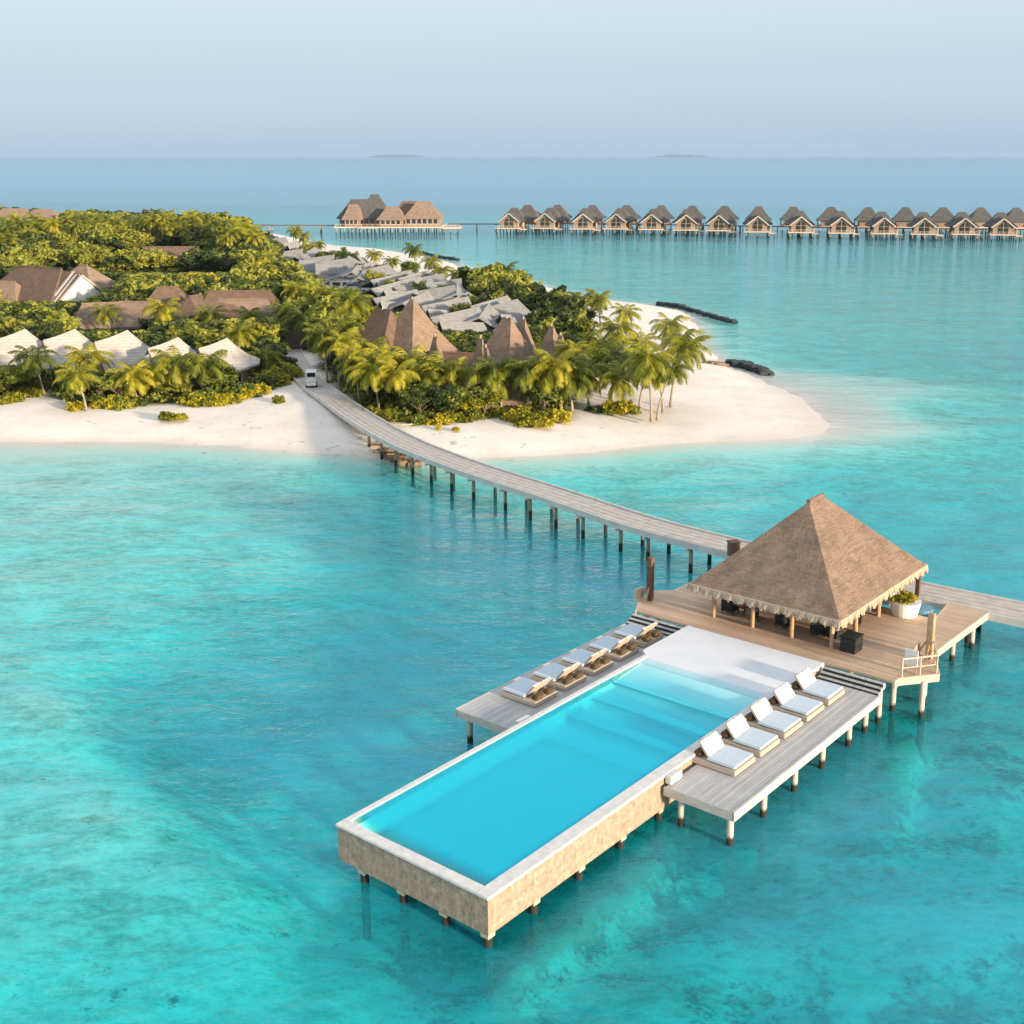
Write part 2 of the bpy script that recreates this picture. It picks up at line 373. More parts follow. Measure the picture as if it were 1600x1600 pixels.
# vegetation outline on the island
VEG_PX = [(-500, 640), (-100, 640), (0, 628), (70, 610), (100, 628), (200, 632), (340, 628), (400, 608), (440, 588), (446, 560), (452, 545), (500, 552), (505, 590), (535, 628), (570, 648),
          (620, 655), (700, 656), (800, 652), (880, 650), (900, 620), (910, 585), (925, 545), (915, 512), (880, 500), (855, 492), (800, 470), (740, 462), (720, 470), (700, 500), (620, 500), (560, 478), (500, 458),
          (450, 436), (436, 408), (400, 392), (360, 372), (300, 358), (150, 350), (0, 346), (-300, 348), (-900, 380), (-1200, 500)]
VEG = np.array([at(x, y, 1.3) for x, y in VEG_PX])
LAWN = np.array([at(x, y, 1.5) for x, y in [(40, 408), (110, 398), (250, 392), (330, 396), (362, 408), (300, 424), (180, 428), (60, 424)]])
LAWN_C, LAWN_R = LAWN.mean(0), 1

def axis_pts(core0, core1, step, far0, far1, g=1.035):
    a = list(np.arange(core0, core1 + step, step))
    s = step; x = a[-1]
    while x < far1: s *= g; x += s; a.append(x)
    s = step; x = a[0]; lo = []
    while x > far0: s *= g*1.01; x -= s; lo.append(x)
    return np.array(lo[::-1] + a)
xs = axis_pts(-60, 45, .9, -90000, 90000, 1.028); ys = axis_pts(28, 165, .9, -600, 100000, 1.02)
GX, GY = np.meshgrid(xs, ys); GP = np.stack([GX.ravel(), GY.ravel()], 1)
nx, ny = len(xs), len(ys)
ii = np.arange(ny-1)[:, None]*nx + np.arange(nx-1)[None, :]
GF = np.stack([ii, ii+1, ii+1+nx, ii+nx], -1).reshape(-1, 4)
gz, gsd, greef = terrain(GP)
vsd = sdist(GP, VEG) + (vnoise(GP, 4, 21) - .5)*3
lsd = sdist(GP, LAWN)
VILL = np.array([at(x, y, 1.3) for x, y in [(400, 372), (470, 384), (540, 402), (600, 418), (660, 440), (710, 462), (800, 492), (800, 530), (700, 520), (600, 490), (540, 460), (460, 420), (420, 395)]])
veg = np.clip(vsd/2.0 + .5, 0, 1); veg = np.maximum(veg, np.clip(sdist(GP, VILL)/4, 0, .8)); lawn = np.clip(lsd/5 + .5, 0, 1)
RB = [np.array(at(x, y, -2.3)) for x, y in [(1030, 1345), (960, 1400), (880, 1470), (800, 1545)]]
rub = np.zeros(len(GP))
for a, b in zip(RB[:-1], RB[1:]):
    ab = b - a; tt = np.clip(((GP-a) @ ab)/(ab @ ab), 0, 1); d = np.hypot(*(GP - (a + tt[:, None]*ab)).T)
    rub = np.maximum(rub, np.clip(1.5 - d/.75, 0, 1))
for px, py, r in [(1390, 1272, .45), (1398, 1232, .7), (1372, 1208, .8), (1410, 1200, .8), (1440, 1185, .6), (1420, 1160, .7)]:
    c = np.array(at(px, py, -2.6)); rub = np.maximum(rub, np.clip(1.6 - np.hypot(*(GP-c).T)/r, 0, 1)*1.3)
gz = np.where(gz < -.6, np.minimum(gz + np.clip(rub, 0, 1.2)*1.35*(.6+.8*vnoise(GP, .9, 31)), -.35), gz)
gv = np.column_stack([GP, gz])

# ground material
m, t = nt('sand_and_seabed'); M['ground'] = m
v = coords(t)
def attr(t, n):
    a = t.nodes.new('ShaderNodeAttribute'); a.attribute_name = n; return a.outputs['Fac']
n1 = noise(t, v, .25, 6, .6); n2 = noise(t, v, 1.6, 6, .7); n3 = noise(t, v, .08, 4, .6)
sand = ramp(t, mathn(t, 'ADD', mathn(t, 'MULTIPLY', n1, .6), mathn(t, 'MULTIPLY', n2, .4)), [(.3, (.72, .63, .54)), (.52, (.84, .76, .67)), (.75, (.88, .82, .75))])
# sand ripples and caustic light mottling painted into the underwater sand colour
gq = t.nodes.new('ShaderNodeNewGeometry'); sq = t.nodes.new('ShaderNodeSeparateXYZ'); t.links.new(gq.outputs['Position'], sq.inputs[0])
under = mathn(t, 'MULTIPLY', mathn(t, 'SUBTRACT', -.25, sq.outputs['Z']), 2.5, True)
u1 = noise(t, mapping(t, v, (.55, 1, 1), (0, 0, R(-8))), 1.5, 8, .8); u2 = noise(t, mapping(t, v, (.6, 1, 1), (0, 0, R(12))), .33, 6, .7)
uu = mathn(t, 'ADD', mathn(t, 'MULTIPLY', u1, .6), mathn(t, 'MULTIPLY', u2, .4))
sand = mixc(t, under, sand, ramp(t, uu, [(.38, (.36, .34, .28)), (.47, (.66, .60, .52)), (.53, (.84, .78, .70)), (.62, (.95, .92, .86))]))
# coral and weed patches on the sea floor
r1 = noise(t, v, .55, 8, .75); r2 = noise(t, v, 2.3, 6, .8)
rr = mathn(t, 'ADD', mathn(t, 'MULTIPLY', r1, .7), mathn(t, 'MULTIPLY', r2, .3))
th = mathn(t, 'SUBTRACT', .60, mathn(t, 'MULTIPLY', attr(t, 'reef'), .165))
pm = mathn(t, 'MULTIPLY', mathn(t, 'SUBTRACT', rr, th), 13, True)
sand = mixc(t, mathn(t, 'MULTIPLY', attr(t, 'reef'), .40), sand, (.16, .24, .13)); sand = mixc(t, mathn(t, 'MULTIPLY', pm, .95), sand, (.012, .045, .03))
# broad olive cast of algae where reef is strong

rb = mathn(t, 'MULTIPLY', mathn(t, 'SUBTRACT', mathn(t, 'ADD', attr(t, 'rubble'), mathn(t, 'MULTIPLY', mathn(t, 'SUBTRACT', rr, .5), 2.2)), .45), 2.2, True)
sand = mixc(t, mathn(t, 'MULTIPLY', rb, .9), sand, (.62, .38, .24))
vg = ramp(t, n2, [(.35, (.05, .055, .02)), (.65, (.12, .12, .035))])
lw = ramp(t, mathn(t, 'ADD', mathn(t, 'MULTIPLY', n1, .5), mathn(t, 'MULTIPLY', n2, .5)), [(.35, (.22, .20, .04)), (.65, (.36, .30, .09))])
gp_ = t.nodes.new('ShaderNodeNewGeometry'); sz_ = t.nodes.new('ShaderNodeSeparateXYZ'); t.links.new(gp_.outputs['Position'], sz_.inputs[0])
zz_ = mathn(t, 'ADD', sz_.outputs['Z'], mathn(t, 'MULTIPLY', mathn(t, 'SUBTRACT', n2, .5), .25))
wet = mathn(t, 'MULTIPLY', mathn(t, 'MULTIPLY', mathn(t, 'SUBTRACT', .32, zz_), 4, True), mathn(t, 'MULTIPLY', mathn(t, 'ADD', zz_, .35), 4, True))
sand = mixc(t, mathn(t, 'MULTIPLY', wet, .35), sand, (.50, .43, .37))
wr = mathn(t, 'MULTIPLY', mathn(t, 'SUBTRACT', noise(t, v, 2.6, 6, .8), .66), 12, True)
wr = mathn(t, 'MULTIPLY', wr, mathn(t, 'GREATER_THAN', sz_.outputs['Z'], .5))
sand = mixc(t, mathn(t, 'MULTIPLY', wr, .55), sand, (.34, .25, .17))
colr = mixc(t, attr(t, 'veg'), sand, vg); colr = mixc(t, attr(t, 'lawn'), colr, lw)
finish(t, colr, .95, mathn(t, 'ADD', n2, r2), .3, .1, .1)
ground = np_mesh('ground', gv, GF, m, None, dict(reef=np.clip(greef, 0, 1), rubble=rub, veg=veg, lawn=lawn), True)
tag(ground, 'pale sand beach and rising sea floor of the island and lagoon', 'ground', kind='structure')

def m_water(name, k, scat_col, scat, rip, rough, bstr, pool=False):
    m, t = nt(name); v = coords(t)
    big = noise(t, mapping(t, v, (1, 1.6, 1)), .5 if not pool else .8, 5, .6)
    dep = attr(t, 'depth')
    mod = mathn(t, 'ADD', 1.0, mathn(t, 'MULTIPLY', mathn(t, 'SUBTRACT', big, .5), .9 if not pool else .05))
    fine = noise(t, mapping(t, v, (1, 1.5, 1)), 1.9, 5, .65)
    mod = mathn(t, 'ADD', mod, mathn(t, 'MULTIPLY', mathn(t, 'SUBTRACT', fine, .5), 1.3 if not pool else .03))
    dm = mathn(t, 'MULTIPLY', dep, mod)
    cb = t.nodes.new('ShaderNodeCombineColor')
    for i, kk in enumerate(k):
        t.links.new(mathn(t, 'EXPONENT', mathn(t, 'MULTIPLY', dm, -kk)), cb.inputs[i])
    tr = t.nodes.new('ShaderNodeBsdfTransparent'); t.links.new(cb.outputs[0], tr.inputs[0])
    df = t.nodes.new('ShaderNodeBsdfDiffuse'); t.links.new(mixc(t, mathn(t, 'MULTIPLY', mathn(t, 'SUBTRACT', dep, 1.9), .22, True), scat_col, (.13, .54, .77) if not pool else scat_col), df.inputs[0])
    sf = mathn(t, 'SUBTRACT', 1.0, mathn(t, 'EXPONENT', mathn(t, 'MULTIPLY', dm, -scat)))
    m1 = t.nodes.new('ShaderNodeMixShader'); t.links.new(sf, m1.inputs[0]); t.links.new(tr.outputs[0], m1.inputs[1]); t.links.new(df.outputs[0], m1.inputs[2])
    w1 = noise(t, mapping(t, v, (1, 1.7, 1), (0, 0, R(-12))), rip, 4, .6)
    w2 = noise(t, mapping(t, v, (1, 1.9, 1), (0, 0, R(15))), rip*.25, 5, .65)
    w3 = noise(t, mapping(t, v, (1, 2.2, 1)), rip*.03, 3, .5)
    w0 = noise(t, mapping(t, v, (1, 1.5, 1)), rip*3.4, 3, .6); w1 = mathn(t, 'ADD', w1, mathn(t, 'MULTIPLY', w0, .22))
    hh = mathn(t, 'ADD', mathn(t, 'MULTIPLY', w1, .17), mathn(t, 'ADD', mathn(t, 'MULTIPLY', w2, .35), mathn(t, 'MULTIPLY', w3, 1.5)))
    b = N(t, 'ShaderNodeBump', Strength=bstr, Distance=1.0); t.links.new(hh, b.inputs['Height'])
    fr = N(t, 'ShaderNodeFresnel', IOR=1.33); t.links.new(b.outputs[0], fr.inputs['Normal'])
    gl = N(t, 'ShaderNodeBsdfGlossy', Roughness=rough); t.links.new(b.outputs[0], gl.inputs['Normal'])
    gb_ = t.nodes.new('ShaderNodeNewGeometry'); m2 = t.nodes.new('ShaderNodeMixShader'); t.links.new(mathn(t, 'MULTIPLY', fr.outputs[0], mathn(t, 'SUBTRACT', 1.0, gb_.outputs['Backfacing'])), m2.inputs[0]); t.links.new(m1.outputs[0], m2.inputs[1]); t.links.new(gl.outputs[0], m2.inputs[2])
    o = t.nodes.new('ShaderNodeOutputMaterial'); t.links.new(m2.outputs[0], o.inputs[0]); return m
M['sea'] = m_water('lagoon_water', (1.0, .068, .045), (.0, .54, .61), .17, 1.3, .05, .60)
M['poolwater'] = m_water('pool_water', (2.2, .09, .03), (.0, .59, .80), .85, 1.5, .03, .10, True)
keep = (gz < .25)[GF].any(1)
wf = GF[keep]; used = np.unique(wf); remap = -np.ones(len(GP), int); remap[used] = np.arange(len(used))
wv = np.column_stack([GP[used], np.zeros(len(used))])
sea = np_mesh('sea', wv, remap[wf], M['sea'], None, dict(depth=np.clip(-gz[used], 0, 40)), True)
tag(sea, 'clear turquoise lagoon water turning to pale blue open sea', 'sea', kind='structure')

# ------------------------------------------------------------------ pool   (local axes: x = u, y = -v)
def uv_root(name, u, v, z, **k): return empty(name, W(u, v, z), UROT, **k)
PZ = 2.25
pool = uv_root('infinity_pool', 0, 0, 0, label='long infinity pool on piles with pale stone coping and turquoise water', cat='swimming pool')
L0, WD = 27.0, 8.2
b = MB(); wt = .3; zb = .62
b.box(0, L0-.1, 0, wt, zb, PZ-.12); b.box(0, L0-.1, WD-wt, WD, zb, PZ-.12); b.box(.0, wt, wt, WD-wt, zb, PZ-.12); b.box(L0-.4, L0-.1, wt, WD-wt, zb, PZ-.12)
b.box(wt, L0-.4, wt, WD-wt, zb, zb+.2)
b.build('wall', M['clad'], pool)
MB().box(1.3, L0-1.5, 1.3, WD-1.3, .05, zb+.05).build('hidden_sun_block', M['rock'], pool)  # unseen box added to stop low sun passing under the pool
# coping frame
b = MB(); cw = .58; z0, z1 = PZ-.12, PZ
b.box(-.06, 22.2, -.06, cw, z0, z1); b.box(-.06, 22.2, WD-.24, WD+.06, z0, z1); b.box(-.06, .48, cw, WD-.24, z0, z1)
b.build('coping', M['coping'], pool, bevel=.02)
# basin floor with broad steps, and the water above it
def pool_depth(X, Y):
    st = [(11.6, 1.25), (12.6, 1.02), (14.75, .78), (16.7, .50), (18.6, .26), (20.6, .12), (21.9, .06), (22.3, .05)]
    d = np.full(X.shape, 1.35)
    for (a, dd) in st[1:]:
        d = np.where(X > a, dd, d)
    slope = np.clip((X-18.6)/3.4, 0, 1); d = np.where(X > 18.6, .30*(1-slope)+.03, d)
    e = np.clip((X - .5)/.9, 0, 1); d = np.minimum(d, .03 + 1.32*e**1.3)
    e2 = np.clip((WD-.24 - Y)/.22, 0, 1); d = np.minimum(d, .05 + 1.3*e2**1.3)
    return d
px_ = np.unique(np.concatenate([np.arange(.45, 22.25, .12), [a+e for a in (12.6, 14.75, 16.7, 18.6) for e in (-.012, .012)]])); py_ = np.concatenate([np.arange(cw-.03, WD-.24, .15), [WD-.22]])
PX, PY = np.meshgrid(px_, py_); D = pool_depth(PX, PY)
pn = len(px_); pi = np.arange(len(py_)-1)[:, None]*pn + np.arange(pn-1)[None, :]
PF = np.stack([pi, pi+1, pi+1+pn, pi+pn], -1).reshape(-1, 4)
np_mesh('basin_floor', np.column_stack([PX.ravel(), PY.ravel(), PZ-.04-D.ravel()]), PF, M['poolfloor'], pool)
np_mesh('water', np.column_stack([PX.ravel(), PY.ravel(), np.full(PX.size, PZ-.03)]), PF, M['poolwater'], pool, dict(depth=D.ravel()))
# dark nosing tile along each submerged step
b = MB()
for a, dd in ((12.6, 1.02), (14.75, .78), (16.7, .50), (18.6, .30)): b.box(a-.02, a+.10, cw, WD-.24, PZ-.045-dd, PZ-.028-dd)
b.build('step_nosing', m_plain('grey_blue_tile', (.20, .30, .34), (.26, .36, .40), 4), pool)
# white beach entry shelf
b = MB(); prof = [(21.2, PZ-.09), (21.9, PZ-.02), (22.3, PZ+.06), (22.6, PZ+.10), (26.9, PZ+.10), (26.9, PZ-.25), (21.2, PZ-.25)]
ya, yb = -.08, WD+.35; n = len(prof)
b.add([(x, ya if x > 22.2 else cw, z) for x, z in prof] + [(x, yb if x > 22.2 else WD-.24, z) for x, z in prof],
      [tuple(range(n)), tuple(range(n, 2*n))[::-1]] + [(i, (i+1) % n, (i+1) % n + n, i+n) for i in range(n)])
b.build('entry_shelf', M['white'], pool, bevel=.015)
b = MB(); b.box(11.6, 12.5, -.40, -.07, 1.86, PZ-.02); b.build('coping_step', M['coping'], pool, bevel=.03)
b = MB(); b.box(11.6, 12.5, WD+.07, WD+.40, 1.86, PZ-.02); b.build('coping_step', M['coping'], pool, bevel=.03)
def pile(parent, x, y, ztop, r=.15, mat='pile', cap=False, zlow=-2.6):
    b = MB().tube([(x, y, zlow), (x, y, 0), (x, y, ztop)], [r*1.05, r*1.03, r], 12)
    o = b.build('pile', M[mat], parent, smooth=False)
    if cap:
        c = MB(); c.add([(x-.2, y-.2, ztop), (x+.2, y-.2, ztop), (x+.2, y+.2, ztop), (x-.2, y+.2, ztop), (x-.19, y-.19, ztop-.22), (x+.19, y-.19, ztop-.22), (x+.19, y+.19, ztop-.22), (x-.19, y+.19, ztop-.22)],
                        [(0, 1, 2, 3), (7, 6, 5, 4), (0, 4, 5, 1), (1, 5, 6, 2), (2, 6, 7, 3), (3, 7, 4, 0)]); c.build('pile_cap', M['fascia_warm'], o)
    return o
for x in (.25, 2.9, 5.8, 8.7, 11.6, 14.6, 17.6, 20.6, 23.6):
    for y in (.25, 2.4, 4.7, 6.95):
        if x < 12 or y < 1: pile(pool, x, y, zb, .17, 'pile_pool', True)

# ------------------------------------------------------------------ lower sun decks
def sun_deck(y0, y1, outer, label, name='sun_deck'):
    z = 1.85
    r = uv_root(name, 11.4, 0, 0, label=label, cat='deck', group='sun decks beside the pool')
    b = MB().box(0, 14.7, y0+.12, y1-.12, z-.14, z); b.build('decking', M['deck_grey'], r)
    b = MB(); b.box(-.06, 0, y0+.06, y1-.06, z-.42, z-.01)
    ye = (y0, y0+.12) if outer < 0 else (y1-.12, y1)
    b.box(-.06, 14.7, ye[0], ye[1], z-.42, z+.012)
    b.build('edge_beam', M['fascia'], r)
    ys_ = (y0+.45, y1-.7) if outer < 0 else (y1-.55, y0+.6)
    for k, u in enumerate((11.8, 14.7, 17.6, 20.4, 23.3, 25.2)):
        pile(r, u-11.4, ys_[0], z-.3, .15)
        if k < 4: pile(r, u-11.4, ys_[1], z-.3, .14)
    c = MB()
    for u in (11.8, 14.7, 17.6, 20.4, 23.3, 25.2): c.box(u-11.4-.1, u-11.4+.1, y0+.2, y1-.2, z-.38, z-.14)
    c.build('cross_beam', M['fascia'], r)
    s = MB()
    for k in range(3): s.box(14.45+.28*k, 14.45+.28*(k+1)-.015, y0+.1, y1-.1, z-.2+.15*k, z+.11+.15*k)
    s.build('stair', M['deck_grey'], r)
    s = MB()
    for k in range(3): s.box(14.435+.28*k, 14.447+.28*k, y0+.12, y1-.12, z-.1+.15*k, z+.09+.15*k)
    s.build('riser_shade_strip', M['black'], r)  # black strips paint the shade between the stair treads
    return r
sun_deck(-3.75, -.12, -1, 'grey timber sun deck on piles right of the pool with five loungers')
sun_deck(WD+.12, 12.3, 1, 'grey timber sun deck left of the pool with five loungers facing away')

# ------------------------------------------------------------------ platform
plat = uv_root('pavilion_platform', 0, 0, 0, label='broad tan timber platform on piles carrying the thatched pavilion', cat='platform')
z = 2.35
def pl(*pts): return [(u, -v) for u, v in pts]
b = MB()
b.slab(pl((26.95, -12.2), (26.95, 3.95), (36.6, 4.2), (36.6, -12.3), (31.3, -12.3), (30.3, -13.3), (28.5, -13.0)), z-.14, z)
b.slab(pl((36.6, -12.3), (36.6, -2.2), (40.5, -2.2), (40.5, -7.5)), z-.14, z)
b.slab(pl((36.6, 2.3), (36.6, 4.2), (39.8, 4.3), (39.9, 1.9)), z-.14, z)
b.slab(pl((27.5, 3.97), (29.3, 5.4), (31.9, 4.08)), z-.14, z)
b.build('decking', M['deck_tan'], plat, fix=True)
b = MB()
ring = [(26.95, 3.97), (27.5, 3.98), (29.3, 5.42), (31.9, 4.12), (36.6, 4.22), (39.8, 4.32)]
for (u0, v0), (u1, v1) in zip(ring[:-1], ring[1:]): b.beam((u0, -v0, z-.2), (u1, -v1, z-.2), .14, .42)
b.build('edge_beam', M['fascia_warm'], plat); b = MB()
ring = [(26.95, -12.2), (28.5, -13.03), (30.3, -13.33), (31.3, -12.33), (36.6, -12.33), (40.5, -7.5)]
for (u0, v0), (u1, v1) in zip(ring[:-1], ring[1:]): b.beam((u0, -v0, z-.2), (u1, -v1, z-.2), .14, .42)
b.build('edge_beam', M['fascia_warm'], plat); b = MB()
b.beam((36.6, 2.2, z-.2), (36.6, -2.3, z-.2), .12, .42); b.beam((36.6, -2.3, z-.2), (39.8, -1.9, z-.2), .12, .42)
b.build('edge_beam', M['fascia_warm'], plat)
for u, v in ((26.6, 3.4), (28.4, 3.4), (28.6, 4.9), (30.4, 4.3), (33.6, 3.5), (36.8, 3.4), (39.4, 3.6), (27.6, -11.9), (30.2, -12.8), (33, -11.9), (36, -11.8), (30.5, 0), (33.6, 0), (36.2, 0), (28.0, -8.5), (28.0, -4.5), (28, -1)):
    pile(plat, u, -v, z-.3, .15)
# railing of the small bay, with newel posts
b = MB()
RP = [(27.7, 4.05), (28.5, 4.7), (29.3, 5.28), (30.4, 4.75), (31.6, 4.2)]
for u, v in RP: b.box(u-.05, u+.05, -v-.05, -v+.05, z, z+1.0)
for (u0, v0), (u1, v1) in zip(RP[:-1], RP[1:]):
    b.beam((u0, -v0, z+1.0), (u1, -v1, z+1.0), .09, .07); b.beam((u0, -v0, z+.5), (u1, -v1, z+.5), .05, .05)
b.build('railing', M['fascia_warm'], plat)

def tall_post(u, v, h, label, brace=True):
    r = uv_root('mooring_post', u, v, z, label=label, cat='post')
    b = MB().box(-.17, .17, -.17, .17, 0, h); b.build('post', M['dark_wood'] if v < 0 else M['post_wood'], r, bevel=.02)
    if brace:
        b = MB().beam((.1, .75, 0), (.1, .1, 1.15), .1, .1).beam((-.55, 0, 0), (-.1, 0, .9), .1, .1); b.build('brace', M['post_wood'], r)
        b = MB().box(-.6, .2, .6, .75, 0, .7); b.build('rail_stub', M['fascia_warm'], r)
    return r
tall_post(28.9, -12.55, 2.75, 'tall dark square timber post at the platform left corner')
tall_post(30.9, 4.25, 2.6, 'tall golden square timber post at the railed bay right of the pavilion')
r = uv_root('notice_board', 28.4, 4.25, z, label='small blank white board beside the railing of the bay', cat='board')
MB().box(-.03, .03, -.35, .35, .45, 1.35).build('panel', M['canvas'], r); MB().box(-.03, .03, -.3, -.24, 0, .45).build('leg', M['post_wood'], r); MB().box(-.03, .03, .24, .3, 0, .45).build('leg', M['post_wood'], r)

# ------------------------------------------------------------------ pavilion
pav = uv_root('thatched_pavilion', 33.5, -4.3, z, label='open pavilion under one large hipped brown thatch roof beside the pool', cat='pavilion')
ru0, ru1, rv = -5.75, 6.0, 4.75       # eaves half sizes in local x (u) and y
ze, zr = 4.55-z, 9.15-z
RID = (-.55, 1.2)
def hip(b, x0, x1, y0, y1, ze, xr0, xr1, yr, zr, sag=.0, nx_=1, seg=10, jit=0.0, rs=None, thick=.3):
    """hipped roof with optional sag, drawn as strips from eave to ridge"""
    rs = rs or random
    eave = [(x0, y0), (x1, y0), (x1, y1), (x0, y1)]; top = [(xr0, yr), (xr1, yr), (xr1, yr), (xr0, yr)]
    for k in range(4):
        a, c = eave[k], eave[(k+1) % 4]; ta, tc = top[k], top[(k+1) % 4]
        m_ = 14 if jit else 1; g = []
        for i in range(seg+1):
            tt = i/seg; row = []
            for j in range(m_+1):
                q = j/m_
                ex, ey = a[0]+(c[0]-a[0])*q, a[1]+(c[1]-a[1])*q
                rx, ry = ta[0]+(tc[0]-ta[0])*q, ta[1]+(tc[1]-ta[1])*q
                zz = ze + (zr-ze)*(tt - sag*math.sin(math.pi*tt)*(.5+.5*(1-tt)))
                jz = rs.uniform(-jit, jit) if (0 < j < m_ and 0 < i < seg) else 0
                row.append((ex+(rx-ex)*tt, ey+(ry-ey)*tt, zz+jz*(1-tt)))
            g.append(row)
        vs = [p for row in g for p in row]; w = m_+1
        b.add(vs, [(i*w+j, i*w+j+1, (i+1)*w+j+1, (i+1)*w+j) for i in range(seg) for j in range(m_)])
    b.add([(x0, y0, ze-thick), (x1, y0, ze-thick), (x1, y1, ze-thick), (x0, y1, ze-thick), (x0, y0, ze), (x1, y0, ze), (x1, y1, ze), (x0, y1, ze)],
          [(0, 3, 2, 1), (0, 1, 5, 4), (1, 2, 6, 5), (2, 3, 7, 6), (3, 0, 4, 7)])
    return b
b = hip(MB(), ru0, ru1, -rv, rv, ze, RID[0], RID[1], 0, zr, .015, seg=16, jit=.035)
roof = b.build('roof', M['thatch'], pav, fix=False)
# ragged straw fringe hanging in bunches round the eaves
def fringe(x0, x1, y0, y1, zt, zl, pitch=.75, amp=.28, rs=random.Random(3), wob=random.Random(8)):
    b = MB(); per = [((x0, y0), (x1, y0)), ((x1, y0), (x1, y1)), ((x1, y1), (x0, y1)), ((x0, y1), (x0, y0))]
    for (a, c) in per:
        L = math.hypot(c[0]-a[0], c[1]-a[1]); d = ((c[0]-a[0])/L, (c[1]-a[1])/L); nrm = (d[1], -d[0])
        s = 0
        while s < L:
            w = rs.uniform(.05, .09); ph = (s % pitch)/pitch
            ln = zl*(.62 + amp*math.sin(math.pi*ph)*.9) + rs.uniform(-.10, .08)
            o = .05 + .12*math.sin(math.pi*ph) + rs.uniform(-.02, .03)
            p = (a[0]+d[0]*s, a[1]+d[1]*s); q = (p[0]+d[0]*w, p[1]+d[1]*w)
            t_ = .1
            b.hexa([(p[0]+nrm[0]*(o-t_), p[1]+nrm[1]*(o-t_), zt-ln), (q[0]+nrm[0]*(o-t_), q[1]+nrm[1]*(o-t_), zt-ln), (q[0]+nrm[0]*o, q[1]+nrm[1]*o, zt-ln), (p[0]+nrm[0]*o, p[1]+nrm[1]*o, zt-ln),
                    (p[0]-nrm[0]*.16, p[1]-nrm[1]*.16, zt+.02), (q[0]-nrm[0]*.16, q[1]-nrm[1]*.16, zt+.02), (q[0]+nrm[0]*.06, q[1]+nrm[1]*.06, zt-.02), (p[0]+nrm[0]*.06, p[1]+nrm[1]*.06, zt-.02)])
            s += w*.92
    return b
fringe(ru0, ru1, -rv, rv, ze+.02, .52).build('eave_fringe', M['fringe'], roof)
b = MB(); b.tube([(RID[0]-.05, 0, zr+.02), (RID[1]+.05, 0, zr+.02)], .14, 8); b.build('ridge_cap', M['thatch'], roof)
for cx_, cy_ in [(ex, ey) for ex in (ru0+1.25, ru1-1.25) for ey in (-3.75, -1.3, 1.2, 3.8)] + [(-1.5, -3.75), (1.6, -3.75), (-1.5, 3.8), (1.6, 3.8)]:
    MB().tube([(cx_, cy_, 0), (cx_, cy_, ze+.55)], .13, 10).build('column', M['post_wood'], pav)
b = MB()
for y in (-3.75, 3.8): b.beam((ru0+1.1, y, ze+.35), (ru1-1.1, y, ze+.35), .16, .22)
for x in (ru0+1.25, ru1-1.25): b.beam((x, -3.9, ze+.5), (x, 3.95, ze+.5), .16, .22)
b.build('tie_beam', M['dark_wood'], pav)
MB().box(3.6, 3.8, -3.55, -1.0, 0, 2.3).box(3.8, 5.0, -3.55, -3.35, 0, 2.3).build('screen_wall', M['wall_white'], pav)
MB().box(2.2, 2.9, -1.0, 2.8, 0, 1.1).box(2.1, 3.0, -1.1, 2.9, 1.1, 1.17).build('bar_counter', M['dark_wood'], pav)

# dark lounge furniture under the roof
def make_chair():
    r = empty('lounge_chair', (0, 0, 0), 0, cat='chair')
    MB().box(-.42, .42, -.40, .40, .16, .36).build('seat', M['black'], r, bevel=.04)
    MB().box(-.42, -.26, -.40, .40, .36, .85).build('backrest', M['black'], r, bevel=.05)
    MB().box(-.40, .40, -.42, -.30, .36, .60).build('armrest', M['black'], r, bevel=.03); MB().box(-.40, .40, .30, .42, .36, .60).build('armrest', M['black'], r, bevel=.03)
    MB().box(-.24, .40, -.29, .29, .36, .46).build('cushion', M['canvas'], r, bevel=.03)
    for sx in (-.36, .36):
        for sy in (-.34, .34): MB().box(sx-.03, sx+.03, sy-.03, sy+.03, 0, .16).build('leg', M['dark_wood'], r)
    return r
chair = make_chair()
for k, (du, dv, rz, lab) in enumerate([(-3.3, -3.4, 0, 'dark lounge chair under the eaves nearest the left corner of the pavilion'), (-3.4, -1.9, .5, 'dark lounge chair second from the left under the pavilion eaves'),
        (-3.3, .2, -.3, 'dark lounge chair in the middle bay under the pavilion eaves'), (-3.2, 2.3, .3, 'dark lounge chair in the bay next to the front corner of the pavilion'), (-3.3, 3.3, -.6, 'dark lounge chair close to the front corner post of the pavilion'),
        (-.5, 3.2, 1.9, 'dark lounge chair on the right side of the pavilion by the deck')]):
    p = W(33.5+du, -4.3+dv, z); place(chair, p, UROT+rz, 1.0, lab, 'dark lounge chairs in the pavilion')
r = uv_root('low_table', 30.7, -6.9, z, label='round dark low table between lounge chairs in the pavilion', cat='table')
MB().tube([(0, 0, .40), (0, 0, .45)], .5, 20).build('table_top', M['dark_wood'], r); MB().tube([(0, 0, 0), (0, 0, .40)], [.22, .07], 12).build('pedestal', M['dark_wood'], r)
r = uv_root('storage_bin', 29.35, .45, z, label='black woven storage bin on the deck beside the pavilion corner post', cat='bin')
MB().box(-.5, .5, -.45, .45, 0, .82).build('box', M['black'], r, bevel=.03); MB().box(-.54, .54, -.49, .49, .84, .92).build('lid', M['black'], r, bevel=.02)
